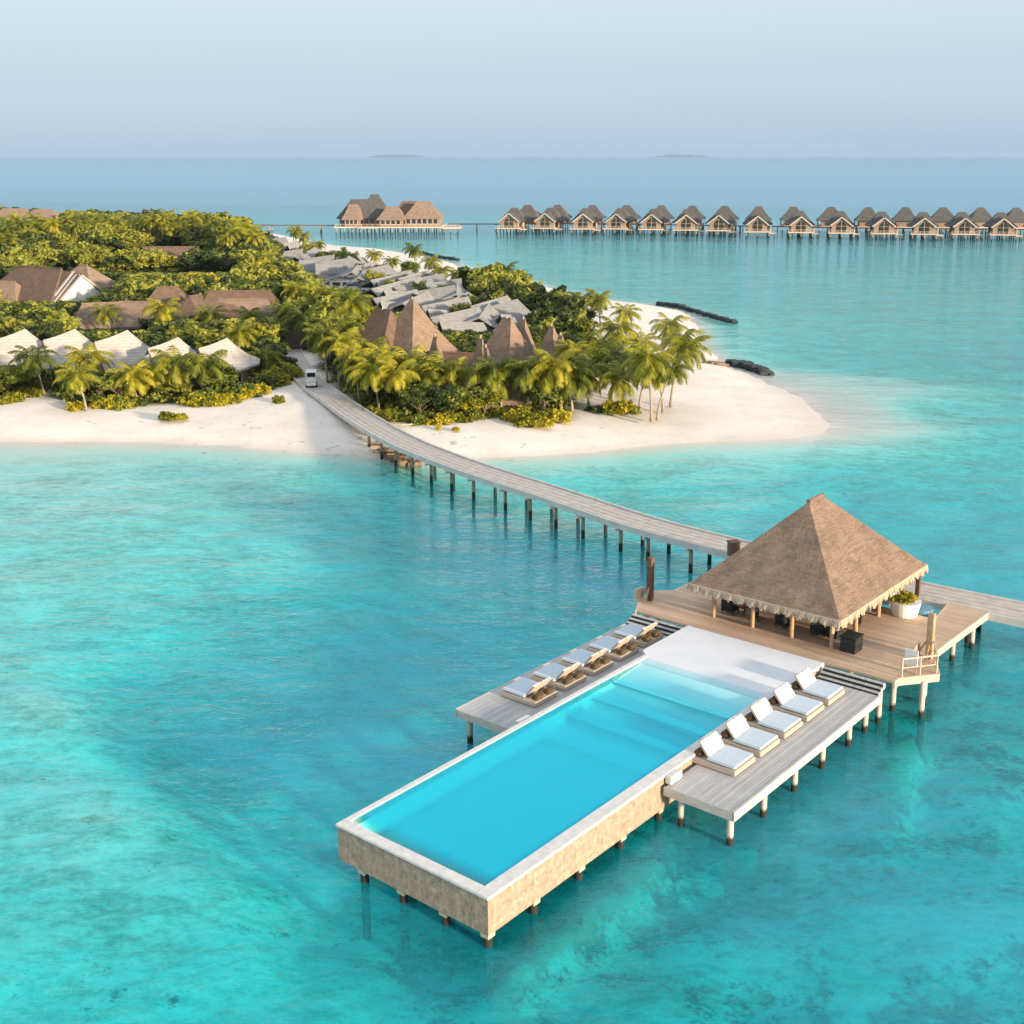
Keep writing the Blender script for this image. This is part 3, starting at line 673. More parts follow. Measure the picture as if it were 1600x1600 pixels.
# foliage helpers are defined below; planter is built after them
r = uv_root('gate_post', 39.3, .1, z, label='dark brown timber gate frame beside the walkway right of the roof', cat='gate')
MB().box(-.12, .12, -.12, .12, 0, 1.9).build('post', M['dark_wood'], r); MB().box(-.12, .12, .95, 1.2, 0, 1.9).build('post', M['dark_wood'], r); MB().box(-.16, .16, -.2, 1.3, 1.9, 2.1).build('lintel', M['dark_wood'], r)
r = uv_root('outdoor_shower', 37.8, 1.0, .0, label='small pale blue tub in the open well beside the planter', cat='tub')
MB().tube([(0, 0, 1.75), (0, 0, 2.45)], [.62, .7], 18).build('tub', M['blue'], r); MB().tube([(0, 0, -3), (0, 0, 1.75)], .16, 8).build('pedestal', M['pile'], r)

# ------------------------------------------------------------------ loungers
def make_lounger():
    r = empty('sun_lounger', (0, 0, 0), 0, cat='sun lounger', group='double sun loungers beside the pool')
    # local: x across (1.9 m), y from head (0) to foot (2.3)
    MB().box(-.92, .92, -1.12, 1.18, .03, .29).build('base', M['wicker'], r, bevel=.03)
    MB().box(-.86, .86, -.36, 1.14, .325, .46).build('mattress', M['cushion'], r, bevel=.05)
    a = R(50); c_, s_ = math.cos(a), math.sin(a)
    br_ = empty('tmp', (0, 0, 0)); bpy.data.objects.remove(br_)
    def slanted(x0, x1, l0, l1, t0, t1):
        def q(l, t): return (-.38 - l*c_ + t*s_*-1*-1*0 - t*s_*0, 0)
        vs = []
        for (l, tt) in ((l0, t0), (l1, t0), (l1, t1), (l0, t1)):
            y = -.38 - l*c_ + tt*s_; zz = .36 + l*s_ + tt*c_
            vs.append((y, zz))
        return [(x0, vs[0][0], vs[0][1]), (x1, vs[0][0], vs[0][1]), (x1, vs[1][0], vs[1][1]), (x0, vs[1][0], vs[1][1]),
                (x0, vs[3][0], vs[3][1]), (x1, vs[3][0], vs[3][1]), (x1, vs[2][0], vs[2][1]), (x0, vs[2][0], vs[2][1])]
    bk = MB().hexa(slanted(-.70, .70, 0, .82, .0, .05)).build('backrest', M['wicker'], r, bevel=.015)
    for x0, x1 in ((-.69, -.01), (.01, .69)):
        p = MB().hexa(slanted(x0, x1, .02, .80, .055, .15)).build('back_cushion', M['canvas'], r, bevel=.04)
    st = MB()
    for k in range(3):
        l = .2 + .2*k; st.hexa(slanted(-.69, .69, l-.01, l+.01, .151, .156))
    st.build('stitching', M['wicker'], bk)
    for x in (-.45, .45): MB().box(x-.30, x+.30, -1.08, -.72, .325, .56).build('bolster', M['brown_cushion'], r, bevel=.05)
    return r
lg = make_lounger()
ordn = ['nearest the viewer', 'second nearest', 'middle of the row', 'fourth from the front', 'farthest from the viewer']
for k in range(5):
    place(lg, W(14.85+2.29*k, 1.05, 1.85), UROT+math.pi, 1.0, 'double lounger with white back on the right sun deck, ' + ordn[k], 'double sun loungers beside the pool')
for k in range(5):
    place(lg, W(14.75+2.42*k, -10.3, 1.85), UROT, 1.0, 'double lounger with tan-edged back on the left sun deck, ' + ordn[k], 'double sun loungers beside the pool')

# ------------------------------------------------------------------ footbridge
def smooth_path(pts, n=12):
    out = []; P_ = [Vector(p) for p in pts]
    for i in range(len(P_)-1):
        p0, p1, p2, p3 = P_[max(i-1, 0)], P_[i], P_[i+1], P_[min(i+2, len(P_)-1)]
        for k in range(n):
            t = k/n; out.append(.5*((2*p1) + (p2-p0)*t + (2*p0-5*p1+4*p2-p3)*t*t + (3*p1-p0-3*p2+p3)*t**3))
    out.append(P_[-1]); return out
BR = [(46, 55.5, 2.2), (36, 62.5, 2.2), (27.4, 68.6, 2.2), (20, 74.0, 2.2), (11.7, 81.3, 2.2), (5.8, 86.9, 2.2), (-1.1, 95.2, 2.2), (-8.2, 103.5, 2.2), (-14.9, 113.1, 2.15), (-20.6, 124.0, 2.05), (-26.2, 136.5, 1.9), (-31.2, 148.0, 1.75), (-35.4, 160.5, 1.7), (-39.5, 176, 1.65), (-41, 195, 1.6)]
path = smooth_path(BR, 10)
brg = empty('footbridge', (11.7, 81.3, 0), 0, 'long curving timber footbridge from the beach path to the pavilion platform', 'bridge')
org = Vector((11.7, 81.3, 0))
def strip(path, y0, y1, z0, z1):
    b = MB(); P_ = [p - org for p in path]; vs = []
    for i, p in enumerate(P_):
        d = (P_[min(i+1, len(P_)-1)] - P_[max(i-1, 0)]); d.z = 0; d.normalize(); s = Vector((-d.y, d.x, 0))
        for (yy, zz) in ((y0, z0), (y1, z0), (y1, z1), (y0, z1)): vs.append(p + s*yy + Vector((0, 0, zz)))
    n = len(P_); fs = [(0, 1, 2, 3), tuple((n-1)*4 + k for k in (3, 2, 1, 0))]
    for i in range(n-1):
        for k in range(4): fs.append((i*4+k, i*4+(k+1) % 4, (i+1)*4+(k+1) % 4, (i+1)*4+k))
    return b.add(vs, fs)
HW = 1.5
strip(path, -HW, HW, -.12, 0).build('decking', M['bridge_deck'], brg)
b = MB()
for y in (-.95, -.32, .32, .95): # slight ruts: raised runner boards
    b2 = strip(path, y-.10, y+.10, .004, .022); b.add(b2.v, b2.f)
b.build('runner_board', M['bridge_deck'], brg)
for sd_ in (-1, 1):
    lo, hi = sorted((sd_*(HW-.06), sd_*(HW+.10)))
    strip(path, lo, hi, -.32, .14).build('edge_beam', M['bridge_curb'], brg)
# pile bents every 5 m measured along the bridge
acc = 0; nxt = 1.0
for i in range(len(path)-1):
    seg = (path[i+1]-path[i]).length; acc += seg
    if acc > nxt:
        nxt += 3.55 if path[i].y > 78 else 4.2; p = path[i] - org; d = (path[i+1]-path[i]); d.z = 0; d.normalize(); s = Vector((-d.y, d.x, 0))
        if path[i].y > 122: continue
        for k in (-1, 1):
            q = p + s*k*1.15; MB().tube([(q.x, q.y, -2.8), (q.x, q.y, 0), (q.x, q.y, p.z-.3)], [.16, .155, .14], 10).build('pile', M['pile_far'], brg)
        MB().beam(p + s*-1.75 + Vector((0, 0, -.42)), p + s*1.75 + Vector((0, 0, -.42)), .18, .2).build('cross_beam', M['bridge_curb'], brg)
# timber box pillar where the bridge reaches the platform
r = empty('gate_pillar', (*at(1146, 868, 2.2), 2.2), .3, 'square brown timber pillar at the near end of the bridge behind the roof', 'pillar')
MB().box(-.35, .35, -.3, .3, 0, .95).build('pillar', M['dark_wood'], r, bevel=.02); MB().box(-.4, .4, -.35, .35, .95, 1.02).build('cap', M['dark_wood'], r)
# rubble under the shore end
def rockpile(name, pts, rad, n, mat, label, cat, zc=.2, seed=1, hz=.6):
    rs = random.Random(seed); b = MB(); c0 = pts[0]
    for k in range(n):
        t = rs.random()*(len(pts)-1); i = int(t); f = t-i
        x = pts[i][0]*(1-f)+pts[i+1][0]*f + rs.gauss(0, rad*.35); y = pts[i][1]*(1-f)+pts[i+1][1]*f + rs.gauss(0, rad*.35)
        s = rs.uniform(.25, .8)*min(rad, 1.3); o = len(b.v); zz = zc*rs.uniform(-.1, .8)
        for (a, c_, d) in ((-1, -1, -1), (1, -1, -1), (1, 1, -1), (-1, 1, -1), (-1, -1, 1), (1, -1, 1), (1, 1, 1), (-1, 1, 1)):
            b.v.append((x-c0[0] + a*s*rs.uniform(.55, 1), y-c0[1] + c_*s*rs.uniform(.55, 1), zz + d*s*hz*rs.uniform(.6, 1)))
        b.f += [tuple(o+q for q in f_) for f_ in ((0, 3, 2, 1), (4, 5, 6, 7), (0, 1, 5, 4), (1, 2, 6, 5), (2, 3, 7, 6), (3, 0, 4, 7))]
    o = b.build(name, mat, None, loc=(c0[0], c0[1], 0)); return tag(o, label, cat)
rockpile('rubble_bank', [at(x, y, .3) for x, y in [(572, 690), (605, 705), (640, 722)]], .8, 110, M['rock_brown'], 'low bank of brown rubble under the shore end of the bridge', 'rubble', .35, 5)
rockpile('rock_groyne', [at(x, y, .3) for x, y in [(1028, 473), (1060, 477), (1100, 489), (1148, 502)]], .62, 520, M['rock'], 'long dark rock groyne running into the sea behind the sandy tip', 'groyne', .5, 6)
rockpile('rock_groyne', [at(x, y, .3) for x, y in [(1140, 566), (1165, 570), (1200, 581)]], .85, 320, M['rock'], 'short thick dark rock groyne off the sandy tip', 'groyne', .6, 7)
rockpile('rock_groyne', [at(x, y, .3) for x, y in [(1098, 568), (1125, 569)]], .9, 50, M['rock_brown'], 'small scatter of brown rocks between the beach and the short groyne', 'groyne', .4, 9)
rockpile('rock_groyne', [at(x, y, .3) for x, y in [(655, 393), (690, 401), (716, 405)]], .6, 260, M['rock'], 'thin dark rock groyne off the far beach below the restaurant', 'groyne', .6, 8)

# ------------------------------------------------------------------ foliage
def leaf_cloud(centers, rad, nper, size, rs, squash=.8, up=.35):
    nc = len(centers); n = nc*nper
    c = np.repeat(centers, nper, 0); r_ = np.repeat(rad, nper)
    d = rs.normal(size=(n, 3)); d /= np.linalg.norm(d, axis=1)[:, None]
    rr = rs.random(n)**.45
    p = c + d*(rr*r_)[:, None]*np.array([1, 1, squash])
    nrm = d*.8 + rs.normal(size=(n, 3))*.55 + np.array([0, 0, up]); nrm /= np.linalg.norm(nrm, axis=1)[:, None]
    a = np.cross(nrm, rs.normal(size=(n, 3))); a /= np.linalg.norm(a, axis=1)[:, None]; b = np.cross(nrm, a)
    s = size*rs.uniform(.6, 1.3, n)[:, None]
    q = np.stack([p - a*s, p - b*s*.6, p + a*s, p + b*s*.6], 1).reshape(-1, 3)
    return q, np.arange(len(q)).reshape(-1, 4)
def crown_mesh(seed, K=34, nper=86, size=.070, flat=.8):
    rs = np.random.default_rng(seed)
    d = rs.normal(size=(K, 3)); d /= np.linalg.norm(d, axis=1)[:, None]; d[:, 2] = np.where(d[:, 2] < -.35, -d[:, 2]*.5, d[:, 2])
    lump = 1 + .28*np.sin(d[:, 0]*3 + seed) * np.cos(d[:, 1]*2.5 + seed*2)
    c = d*(rs.uniform(.40, .85, K)*lump)[:, None]*np.array([1, 1, flat])
    return leaf_cloud(c, rs.uniform(.20, .38, K), nper, size, rs)
TRUNK_TAPER = lambda h, r: [r, r*.85, r*.6, r*.3]
def make_tree(seed, mat, K=34, nper=86, size=.070, flat=.8, stem=.7):
    """unit tree: crown radius 1 centred at height stem+.75"""
    r = empty('broadleaf_tree', (0, 0, 0), 0, cat='tree')
    q, f = crown_mesh(seed, K, nper, size, flat); q[:, 2] += stem + .70
    np_mesh('crown', q, f, M[mat], r)
    rs = random.Random(seed); b = MB()
    bx, by = rs.uniform(-.15, .15), rs.uniform(-.15, .15)
    b.tube([(0, 0, -.05), (bx*.5, by*.5, stem*.6), (bx, by, stem*1.1), (bx*1.3, by*1.3, stem+.7)], [.075, .06, .05, .02], 7)
    for k in range(5):
        a = k*1.26 + rs.random(); b.tube([(bx*.8, by*.8, stem*.85), (bx+.3*math.cos(a), by+.3*math.sin(a), stem+.35), (bx+.6*math.cos(a), by+.6*math.sin(a), stem+.7)], [.035, .025, .01], 5)
    b.build('trunk', M['bark'], r)
    return r
def make_shrub(seed, mat, K=26, nper=60, size=.10):
    rs = np.random.default_rng(seed)
    d = rs.normal(size=(K, 3)); d /= np.linalg.norm(d, axis=1)[:, None]; d[:, 2] = np.abs(d[:, 2])
    c = d*(rs.uniform(.2, .78, K))[:, None]*np.array([1, 1, .85]); c[:, 2] += .12
    q, f = leaf_cloud(c, rs.uniform(.2, .36, K), nper, size, rs)
    q[:, 2] = np.maximum(q[:, 2], -.03)
    return tag(np_mesh('shrub', q, f, M[mat]), None, 'shrub')
def make_palm(seed, h, lean, nf=20, L=3.3, mat='palm'):
    rs = np.random.default_rng(seed); r = empty('palm_tree', (0, 0, 0), 0, cat='palm tree')
    top = np.array([lean, 0, h]); pts = []
    for k in range(9):
        t_ = k/8; pts.append((lean*t_**1.7, .12*math.sin(t_*5+seed), h*t_ - (.15 if k == 0 else 0)))
    pts[-1] = tuple(top)
    MB().tube(pts, [.21, .15, .13, .12, .115, .11, .105, .10, .13], 8).build('trunk', M['trunk'], r, smooth=True)
    V = []; F = []
    def quad(a, b, c, d):
        o = len(V); V.extend([a, b, c, d]); F.append((o, o+1, o+2, o+3))
    for k in range(nf):
        az = k*2.399 + rs.uniform(-.25, .25); tier = k/nf
        el = math.radians(72 - 95*tier + rs.uniform(-9, 9)); ln = L*(.78 + .3*math.sin(math.pi*min(1, tier+.2))) * rs.uniform(.88, 1.08)
        dirh = np.array([math.cos(az), math.sin(az), 0]); side = np.array([-math.sin(az), math.cos(az), 0])
        p = top.copy(); n = 15; pts_ = [p.copy()]; e = el; ds = []
        for i in range(n):
            e -= math.radians(4.2 + 3.4*(i/n)*2.0)*(1.0 if tier > .15 else .75); e = max(e, math.radians(-82))
            d = dirh*math.cos(e) + np.array([0, 0, 1])*math.sin(e); ds.append(d)
            p = p + d*ln/n; pts_.append(p.copy())
        tw = rs.uniform(-.35, .35)
        for i in range(n):
            d = ds[i]; upv = np.cross(side, d); a, b = pts_[i], pts_[i+1]; w = .045*(1-i/n)+.012
            quad(a-side*w, a+side*w, b+side*w*.8, b-side*w*.8)
            if i < 2: continue
            for j in range(2):
                base = a + (b-a)*(j*.5)
                ll = .95*math.sin(math.pi*((i+.5*j)/n)**.7*.93+.05)*L/3.3 + .12
                for s_ in (-1, 1):
                    dr = side*s_*(.80) + d*(.55+.2*i/n) - np.array([0, 0, 1])*(.30 + .35*rs.random()) + upv*(tw*s_)
                    dr /= np.linalg.norm(dr); tip = base + dr*ll; wv_ = d*.047
                    mid = base + dr*ll*.5
                    quad(base-wv_, base+wv_, mid+wv_*1.1, mid-wv_*1.1)
                    quad(mid-wv_*1.1, mid+wv_*1.1, tip+wv_*.3-np.array([0, 0, .12*ll]), tip-wv_*.3-np.array([0, 0, .12*ll]))
    np_mesh('crown', np.array(V), np.array(F), M[mat], r)
    return r
SKIP_VEG = False
CAMY = lambda x, y: math.hypot(x, y)
PALMS = [(h, make_palm(11+i, h, ln)) for i, (h, ln) in enumerate([(3.2, .3), (4.6, .9), (6.2, .5), (6.4, 1.8), (8.2, 1.0), (9.5, 2.4)])]
TREES = {'sun': [make_tree(31+i, 'leaf') for i in range(4)] + [make_tree(38, 'leaf', 24, 80, .095, .65)], 'dark': [make_tree(41+i, 'leaf_dark') for i in range(3)], 'bright': [make_tree(51+i, 'leaf_bright') for i in range(2)]}
SHRUBS = [make_shrub(61+i, 'leaf_bright') for i in range(3)] + [make_shrub(66, 'leaf')]
rnd = random.Random(5)

# planter with a clipped green shrub beside the pavilion
r = uv_root('round_planter', 36.3, .55, 2.35, label='round white planter with a low yellow-green shrub right of the pavilion roof', cat='planter')
MB().tube([(0, 0, 0), (0, 0, .1), (0, 0, .8), (0, 0, .88), (0, 0, .86)], [.72, .76, .92, .95, .78], 24).build('pot', M['wall_white'], r, smooth=False)
sh = make_shrub(69, 'leaf_bright', 20, 60, .11); sh.name = 'plant'; del sh['category']; sh.parent = r; sh.location = (0, 0, .78); sh.scale = (.98, .98, .75)

# ------------------------------------------------------------------ explicit palms: crown px, crown y, base px, base y
EXPALM = []
def palm(cx_, cy_, bx, by, label, group='palm trees along the beach'):
    p = at(bx, by, 1.3); s = scale_at(p[0], p[1], 1.3); h = max(2.2, (by-cy_)/s + .3); lean = (cx_-bx)/s
    best = min(range(len(PALMS)), key=lambda i: abs(PALMS[i][0]-h) + .6*abs(abs([.3, .9, .5, 1.8, 1.0, 2.4][i]*h/PALMS[i][0]) - abs(lean)))
    H_, pr = PALMS[best]; sc = h/H_
    rz = (0 if lean >= 0 else math.pi) + rnd.uniform(-.6, .6)
    k = min(1.15, max(.84, sc)); o = place(pr, (p[0], p[1], 1.15), rz, k, label, group, sz=sc)
    EXPALM.append(p); return o
P_LEFT = [(68, 563, 69, 617, 'slender palm in front of the dark doorway of the second beach villa'), (140, 565, 146, 606, 'short bushy palm with golden skirt before the third beach villa'), (122, 590, 135, 640, 'small leaning palm whose trunk bends over the sand at the left beach'),
          (281, 572, 284, 620, 'golden palm on the sand edge below the fourth beach villa'), (325, 575, 318, 622, 'low spreading palm right of the golden palm by the sand'), (373, 522, 373, 590, 'tall straight palm with pale trunk beside the last beach villa'), (240, 585, 242, 622, 'low palm above the shady sand patch'),
          (173, 492, 176, 530, 'bright golden palm behind the third beach villa'), (265, 486, 268, 535, 'palm with thin pale trunk between the brown roofs'), (339, 496, 342, 540, 'palm in front of the right brown roof'), (20, 492, 22, 540, 'yellow palm at the left edge behind the first beach villa'),
          (400, 500, 402, 545, 'palm left of the dark hut near the path'), (415, 560, 418, 590, 'low palm at the left edge of the path'), (210, 590, 214, 628, 'low palm at the shrub edge below the third villa')]
P_MID = [(531, 536, 530, 605, 'tall drooping palm overhanging the path on its right side'), (500, 528, 512, 600, 'dark palm leaning over the far end of the path'), (547, 515, 548, 590, 'palm behind the drooping palm right of the path'), (605, 560, 606, 628, 'golden palm with straight pale trunk in the middle of the grove'),
         (647, 572, 650, 622, 'golden palm with curved trunk right of the grove centre'), (575, 575, 577, 632, 'shaded palm at the left of the golden grove'), (689, 582, 692, 632, 'low palm beneath the small thatched spire'), (668, 590, 664, 635, 'short golden palm in the grove front'),
 (585, 548, 588, 600, 'palm at the foot of the dark pyramid side'), (510, 462, 512, 510, 'palm rising from the dense wood behind the path'), (466, 455, 468, 505, 'palm in the dense wood left of the path'), (560, 490, 563, 540, 'palm left of the dark pyramid roof'),
         (540, 465, 543, 515, 'green palm high in the wood left of the grey roofs'), (480, 500, 483, 550, 'palm at the far end of the path, left'), (450, 490, 452, 545, 'palm standing over the dark hut'), (710, 590, 712, 636, 'short palm at the foot of the double spire'), (590, 580, 592, 640, 'golden palm at the front left of the grove'), (628, 585, 630, 642, 'golden palm with hanging fronds in the front of the grove'), 
         (560, 560, 562, 632, 'dark palm beside the path curve'), (848, 590, 850, 640, 'small palm before the thatched spires at the right')]
P_TIP = [(782, 583, 784, 642, 'low golden palm in front of the second thatched peak'), (827, 583, 829, 642, 'low green-gold palm beside the white fence'), (763, 592, 762, 640, 'small palm at the left of the fence'), (872, 572, 877, 640, 'palm by the dark hut at the right end of the restaurant'), (917, 586, 920, 636, 'palm on bare sand right of the big shrub'),
         (954, 572, 958, 622, 'palm in the middle of the sandy grove'), (937, 469, 938, 524, 'tall palm on the sand neck behind the wood'), (913, 476, 915, 520, 'palm left of the tall palm on the sand neck'), (893, 474, 896, 515, 'golden palm at the edge of the wood on the sand neck'), (980, 492, 985, 530, 'dark green palm alone on the back beach'),
         (1040, 512, 1036, 560, 'palm in the back row of the sandy tip'), (1068, 535, 1052, 590, 'palm with golden fronds at the outermost edge of the tip'), (1016, 564, 1018, 655, 'tallest palm in the front of the tip with straight thin trunk'), (1055, 578, 1027, 653, 'leaning palm on the tip, trunk slanting right'),
         (1078, 545, 1047, 632, 'palm leaning strongly seaward at the tip'), (1000, 580, 999, 640, 'palm left of the tallest tip palm'), (980, 560, 984, 612, 'palm behind the shrub on the tip sand'), (1010, 540, 1012, 590, 'palm in the second row of the tip'), (940, 545, 943, 590, 'palm with brown lower fronds near the small spire'),
         (900, 552, 903, 600, 'palm beside the right-hand spire'), (965, 520, 968, 562, 'palm on pale sand left of the back beach'), (1030, 580, 1036, 640, 'short palm between the leaning palms'), (968, 595, 972, 640, 'low palm above the round shrub'), (890, 590, 893, 640, 'low palm right of the white fence')]
P_FAR = [(648, 392, 650, 430, 'dark pointed palm on the far beach below the restaurant'), (613, 410, 615, 424, 'small dark palm on the far beach'), (584, 400, 587, 416, 'young palm on the far white sand'), (668, 410, 668, 438, 'palm beside the dark pointed palm'), (497, 384, 498, 398, 'small palm among the farthest grey roofs'), (458, 362, 458, 384, 'small palm by the far jetty'),
         (473, 371, 473, 386, 'young palm near the start of the far jetty'), (387, 350, 388, 372, 'palm above the first grey roofs'), (352, 354, 353, 378, 'palm breaking the skyline of the wood'), (326, 362, 328, 395, 'palm at the right end of the skyline wood'), (720, 432, 722, 462, 'palm left of the bright round tree'), (795, 424, 796, 458, 'palm on top of the right-hand wood'), (750, 428, 750, 458, 'second palm on top of the right-hand wood'),
         (262, 338, 262, 380, 'tall dark palm above the skyline'), (690, 425, 691, 445, 'low palm at the seaward edge of the grey roofs')]
for g_, L_ in (('palm trees at the left beach', P_LEFT), ('palm trees of the grove by the path', P_MID), ('palm trees on the sandy tip', P_TIP), ('palm trees at the far beach', P_FAR)):
    for a in L_: palm(*a, g_)

# ------------------------------------------------------------------ buildings on the island
BLD = []   # footprint circles (x, y, r, top z)
def sag_hip_obj(parent, name, mat, x0, x1, y0, y1, ze, xr0, xr1, yr, zr, sag, seg=8, jit=.04, rs=None, thick=.3):
    b = hip(MB(), x0, x1, y0, y1, ze, xr0, xr1, yr, zr, sag, seg=seg, jit=jit, thick=thick, rs=rs or random.Random(1)); return b.build(name, mat, parent, fix=False)
def gable(b, x0, x1, y0, y1, ze, zr, th=.22, lift0=0, lift1=0, xr=None):
    xm = (x0+x1)/2 if xr is None else xr
    a = [(x0, y0, ze), (xm, y0, zr+lift0), (x1, y0, ze)]; c = [(x0, y1, ze), (xm, y1, zr+lift1), (x1, y1, ze)]
    vs = a + c + [(p[0], p[1], p[2]-th) for p in a+c]
    return b.add(vs, [(0, 1, 4, 3), (1, 2, 5, 4), (6, 9, 10, 7), (7, 10, 11, 8), (0, 6, 7, 1), (1, 7, 8, 2), (3, 4, 10, 9), (4, 5, 11, 10), (0, 3, 9, 6), (2, 8, 11, 5)])
def windows(parent, x0, x1, y, z0, z1, n, mat='glass_dark', dep=.06, face=-1, frame='wall_white'):
    w = (x1-x0)/n
    for k in range(n):
        a, c = x0+w*k+w*.12, x0+w*(k+1)-w*.12
        o = MB().box(a, c, y+face*dep, y, z0, z1).build('window', M[mat], parent)
        MB().box(a-.06, a, y+face*(dep+.04), y, z0-.06, z1+.06).box(c, c+.06, y+face*(dep+.04), y, z0-.06, z1+.06).box(a, c, y+face*(dep+.04), y, z1, z1+.06).box(a, c, y+face*(dep+.04), y, z0-.06, z0).build('frame', M[frame], o)

# front row: pale tent-like beach villas
def beach_villa(px, py, zt, label, rz=0, sc=1.0, bright=True):
    p = at(px, py, zt); r = empty('beach_villa', (p[0], p[1], 1.2), rz, label, 'villa', 'pale roofed beach villas behind the front shrubs')
    zr = zt-1.2; k = sc
    def patch(b, A, B, C_, D_, sag=.5, n=8):
        A, B, C_, D_ = map(Vector, (A, B, C_, D_)); g = []
        for i in range(n+1):
            v_ = i/n
            for j in range(n+1):
                u_ = j/n; q = (A.lerp(B, u_)).lerp(D_.lerp(C_, u_), v_); q.z -= sag*math.sin(math.pi*v_) + .12*math.sin(math.pi*u_); g.append(q)
        b.add(g, [(i*(n+1)+j, i*(n+1)+j+1, (i+1)*(n+1)+j+1, (i+1)*(n+1)+j) for i in range(n) for j in range(n)])
    def tent(nm, ox, oy, oz, q, mat):
        A = (ox-3.0*q, oy-1.0*q, oz-1.25*q); B = (ox+.6*q, oy+.3*q, oz); P1 = (ox-.4*q, oy-5.0*q, oz-4.6*q); P2 = (ox+5.2*q, oy-1.6*q, oz-3.2*q); P3 = (ox+4.0*q, oy+4.2*q, oz-3.4*q); P4 = (ox-5.6*q, oy+3.0*q, oz-3.2*q)
        b = MB(); patch(b, A, B, P2, P1, .55*q); patch(b, B, B, P3, P2, .6*q); patch(b, B, A, P4, P3, .5*q)
        b.v = b.v + [(x, y, z_-.22) for x, y, z_ in b.v]; h_ = len(b.v)//2; b.f = b.f + [tuple(i+h_ for i in f[::-1]) for f in b.f]
        o = b.build(nm, M[mat], r, fix=False)
        e = MB(); e.beam(Vector(A)+Vector((-.08, -.05, -.18)), Vector(P1)+Vector((-.08, -.05, -.12)), .12, .36); e.build('bargeboard', M['dark_wood'], o)
        return o
    tent('roof', 0, 0, zr, k, 'shingle_pale'); tent('side_roof', -3.1*k, -2.2*k, zr-1.9*k, .72*k, 'shingle_pale')
    hw_ = zr-4.0*k
    MB().box(-3.6*k, 3.2*k, -1.6*k, 2.8*k, 0, max(.6, hw_+.6)).build('wall', M['wall_warm'], r)
    windows(r, -3.2*k, 3.0*k, -1.6*k, .2, max(.9, hw_+.3), 3)
    MB().box(-4.6*k, 4.0*k, -4.2*k, -1.7*k, .02, .3).build('terrace', M['deck_grey'], r)
    BLD.append((p[0]-1, p[1]-1, 5.6*sc, zt, zt-3.4))
beach_villa(30, 514, 7.4, 'pale roofed beach villa at the left edge, leftmost of the front row')
beach_villa(108, 514, 7.4, 'pale roofed beach villa second from the left, above the dark doorway')
beach_villa(190, 516, 7.4, 'pale roofed beach villa in the middle of the front row, the most exposed roof', sc=1.05)
beach_villa(270, 527, 7.0, 'pale roofed beach villa fourth from the left, behind the golden palm', sc=.95)
beach_villa(347, 528, 7.0, 'pale roofed beach villa at the right end of the front row beside the tall palm', sc=.9)

def brown_house(px, py, zt, sx, sy, rl, label, rz=0, eave=3.6, mat='thatch_dark', name='thatched_house', sag=.06, group='brown thatched buildings inside the wood', wall='wall_warm', jit=.06, off=1.2):
    p = at(px, py, zt); z0 = 1.2; r = empty(name, (p[0], p[1], z0), rz, label, 'building', group)
    ze = zt-z0-eave
    rf = sag_hip_obj(r, 'roof', M[mat], -sx/2, sx/2, -sy/2, sy/2, ze, -rl/2, rl/2, 0, zt-z0, sag, jit=jit, rs=random.Random(int(px)))
    MB().tube([(-rl/2-.1, 0, zt-z0+.03), (rl/2+.1, 0, zt-z0+.03)], .16, 8).build('ridge_cap', M[mat], rf)
    if ze > .4:
        MB().box(-sx/2+off, sx/2-off, -sy/2+off, sy/2-off, 0, ze+.3).build('wall', M[wall], r)
        windows(r, -sx/2+off+.3, sx/2-off-.3, -sy/2+off, max(.2, ze-1.9), ze-.25, max(2, int(sx/2.5)))
    BLD.append((p[0], p[1], max(sx, sy)*.52, zt, zt-eave*.8)); return r
h1 = brown_house(62, 418, 8.5, 21, 13, 12, 'large dark brown roofed hall at the left with a white gable end', R(-30), 5.2)
# the white gable with stepped pale bargeboards at its right end
b = MB(); 
for k, xx in enumerate((9.4, 10.5, 11.6)):
    b.beam((xx, -6.4, 1.4), (xx-.2, 0, 6.9-k*.25), .5, .25); b.beam((xx, 6.4, 1.4), (xx-.2, 0, 6.9-k*.25), .5, .25)
b.build('bargeboard', M['shingle_pale'], h1)
MB().add([(11.3, -5.9, 1.2), (11.3, 5.9, 1.2), (11.1, 0, 6.4), (10.9, -5.9, 1.2), (10.9, 5.9, 1.2), (10.7, 0, 6.4)], [(0, 1, 2), (5, 4, 3), (0, 3, 4, 1), (1, 4, 5, 2), (2, 5, 3, 0)]).build('gable_wall', M['wall_white'], h1)
gb = gable(MB(), 5.2, 11.2, -6.3, 6.3, 1.5, 1.6, .2)
g2 = MB(); g2.add([(4, -6.5, 1.2), (11.3, -6.3, 1.4), (11.1, 0, 6.8), (4, 0, 7.2), (4, 6.5, 1.2), (11.3, 6.3, 1.4)], [(0, 1, 2, 3), (3, 2, 5, 4)]); g2.build('gable_roof', M['thatch_dark'], h1)
brown_house(130, 414, 7.5, 12, 9, 2, 'brown roofed house with a pointed orange-lit gable right of the large hall', R(-25), 4.2, 'thatch')
brown_house(8, 440, 6.2, 9, 8, 4, 'small orange-brown roof at the left edge before the large hall', R(-10), 3.4, 'thatch')
brown_house(160, 474, 6.0, 11, 8, 6, 'brown roofed house behind the bright golden palm', R(20), 3.4, 'thatch')
brown_house(215, 472, 5.6, 10, 7, 6, 'low orange-brown roof between the golden palm and the grey-brown roofs', R(-8), 3.0, 'thatch')
brown_house(262, 449, 7.2, 11, 9, 3.5, 'grey-brown hipped roof in the middle of the wood', R(15), 4.0)
brown_house(305, 462, 6.5, 9, 10, 3, 'dark shaded brown roof right of the middle roof', R(70), 3.8)
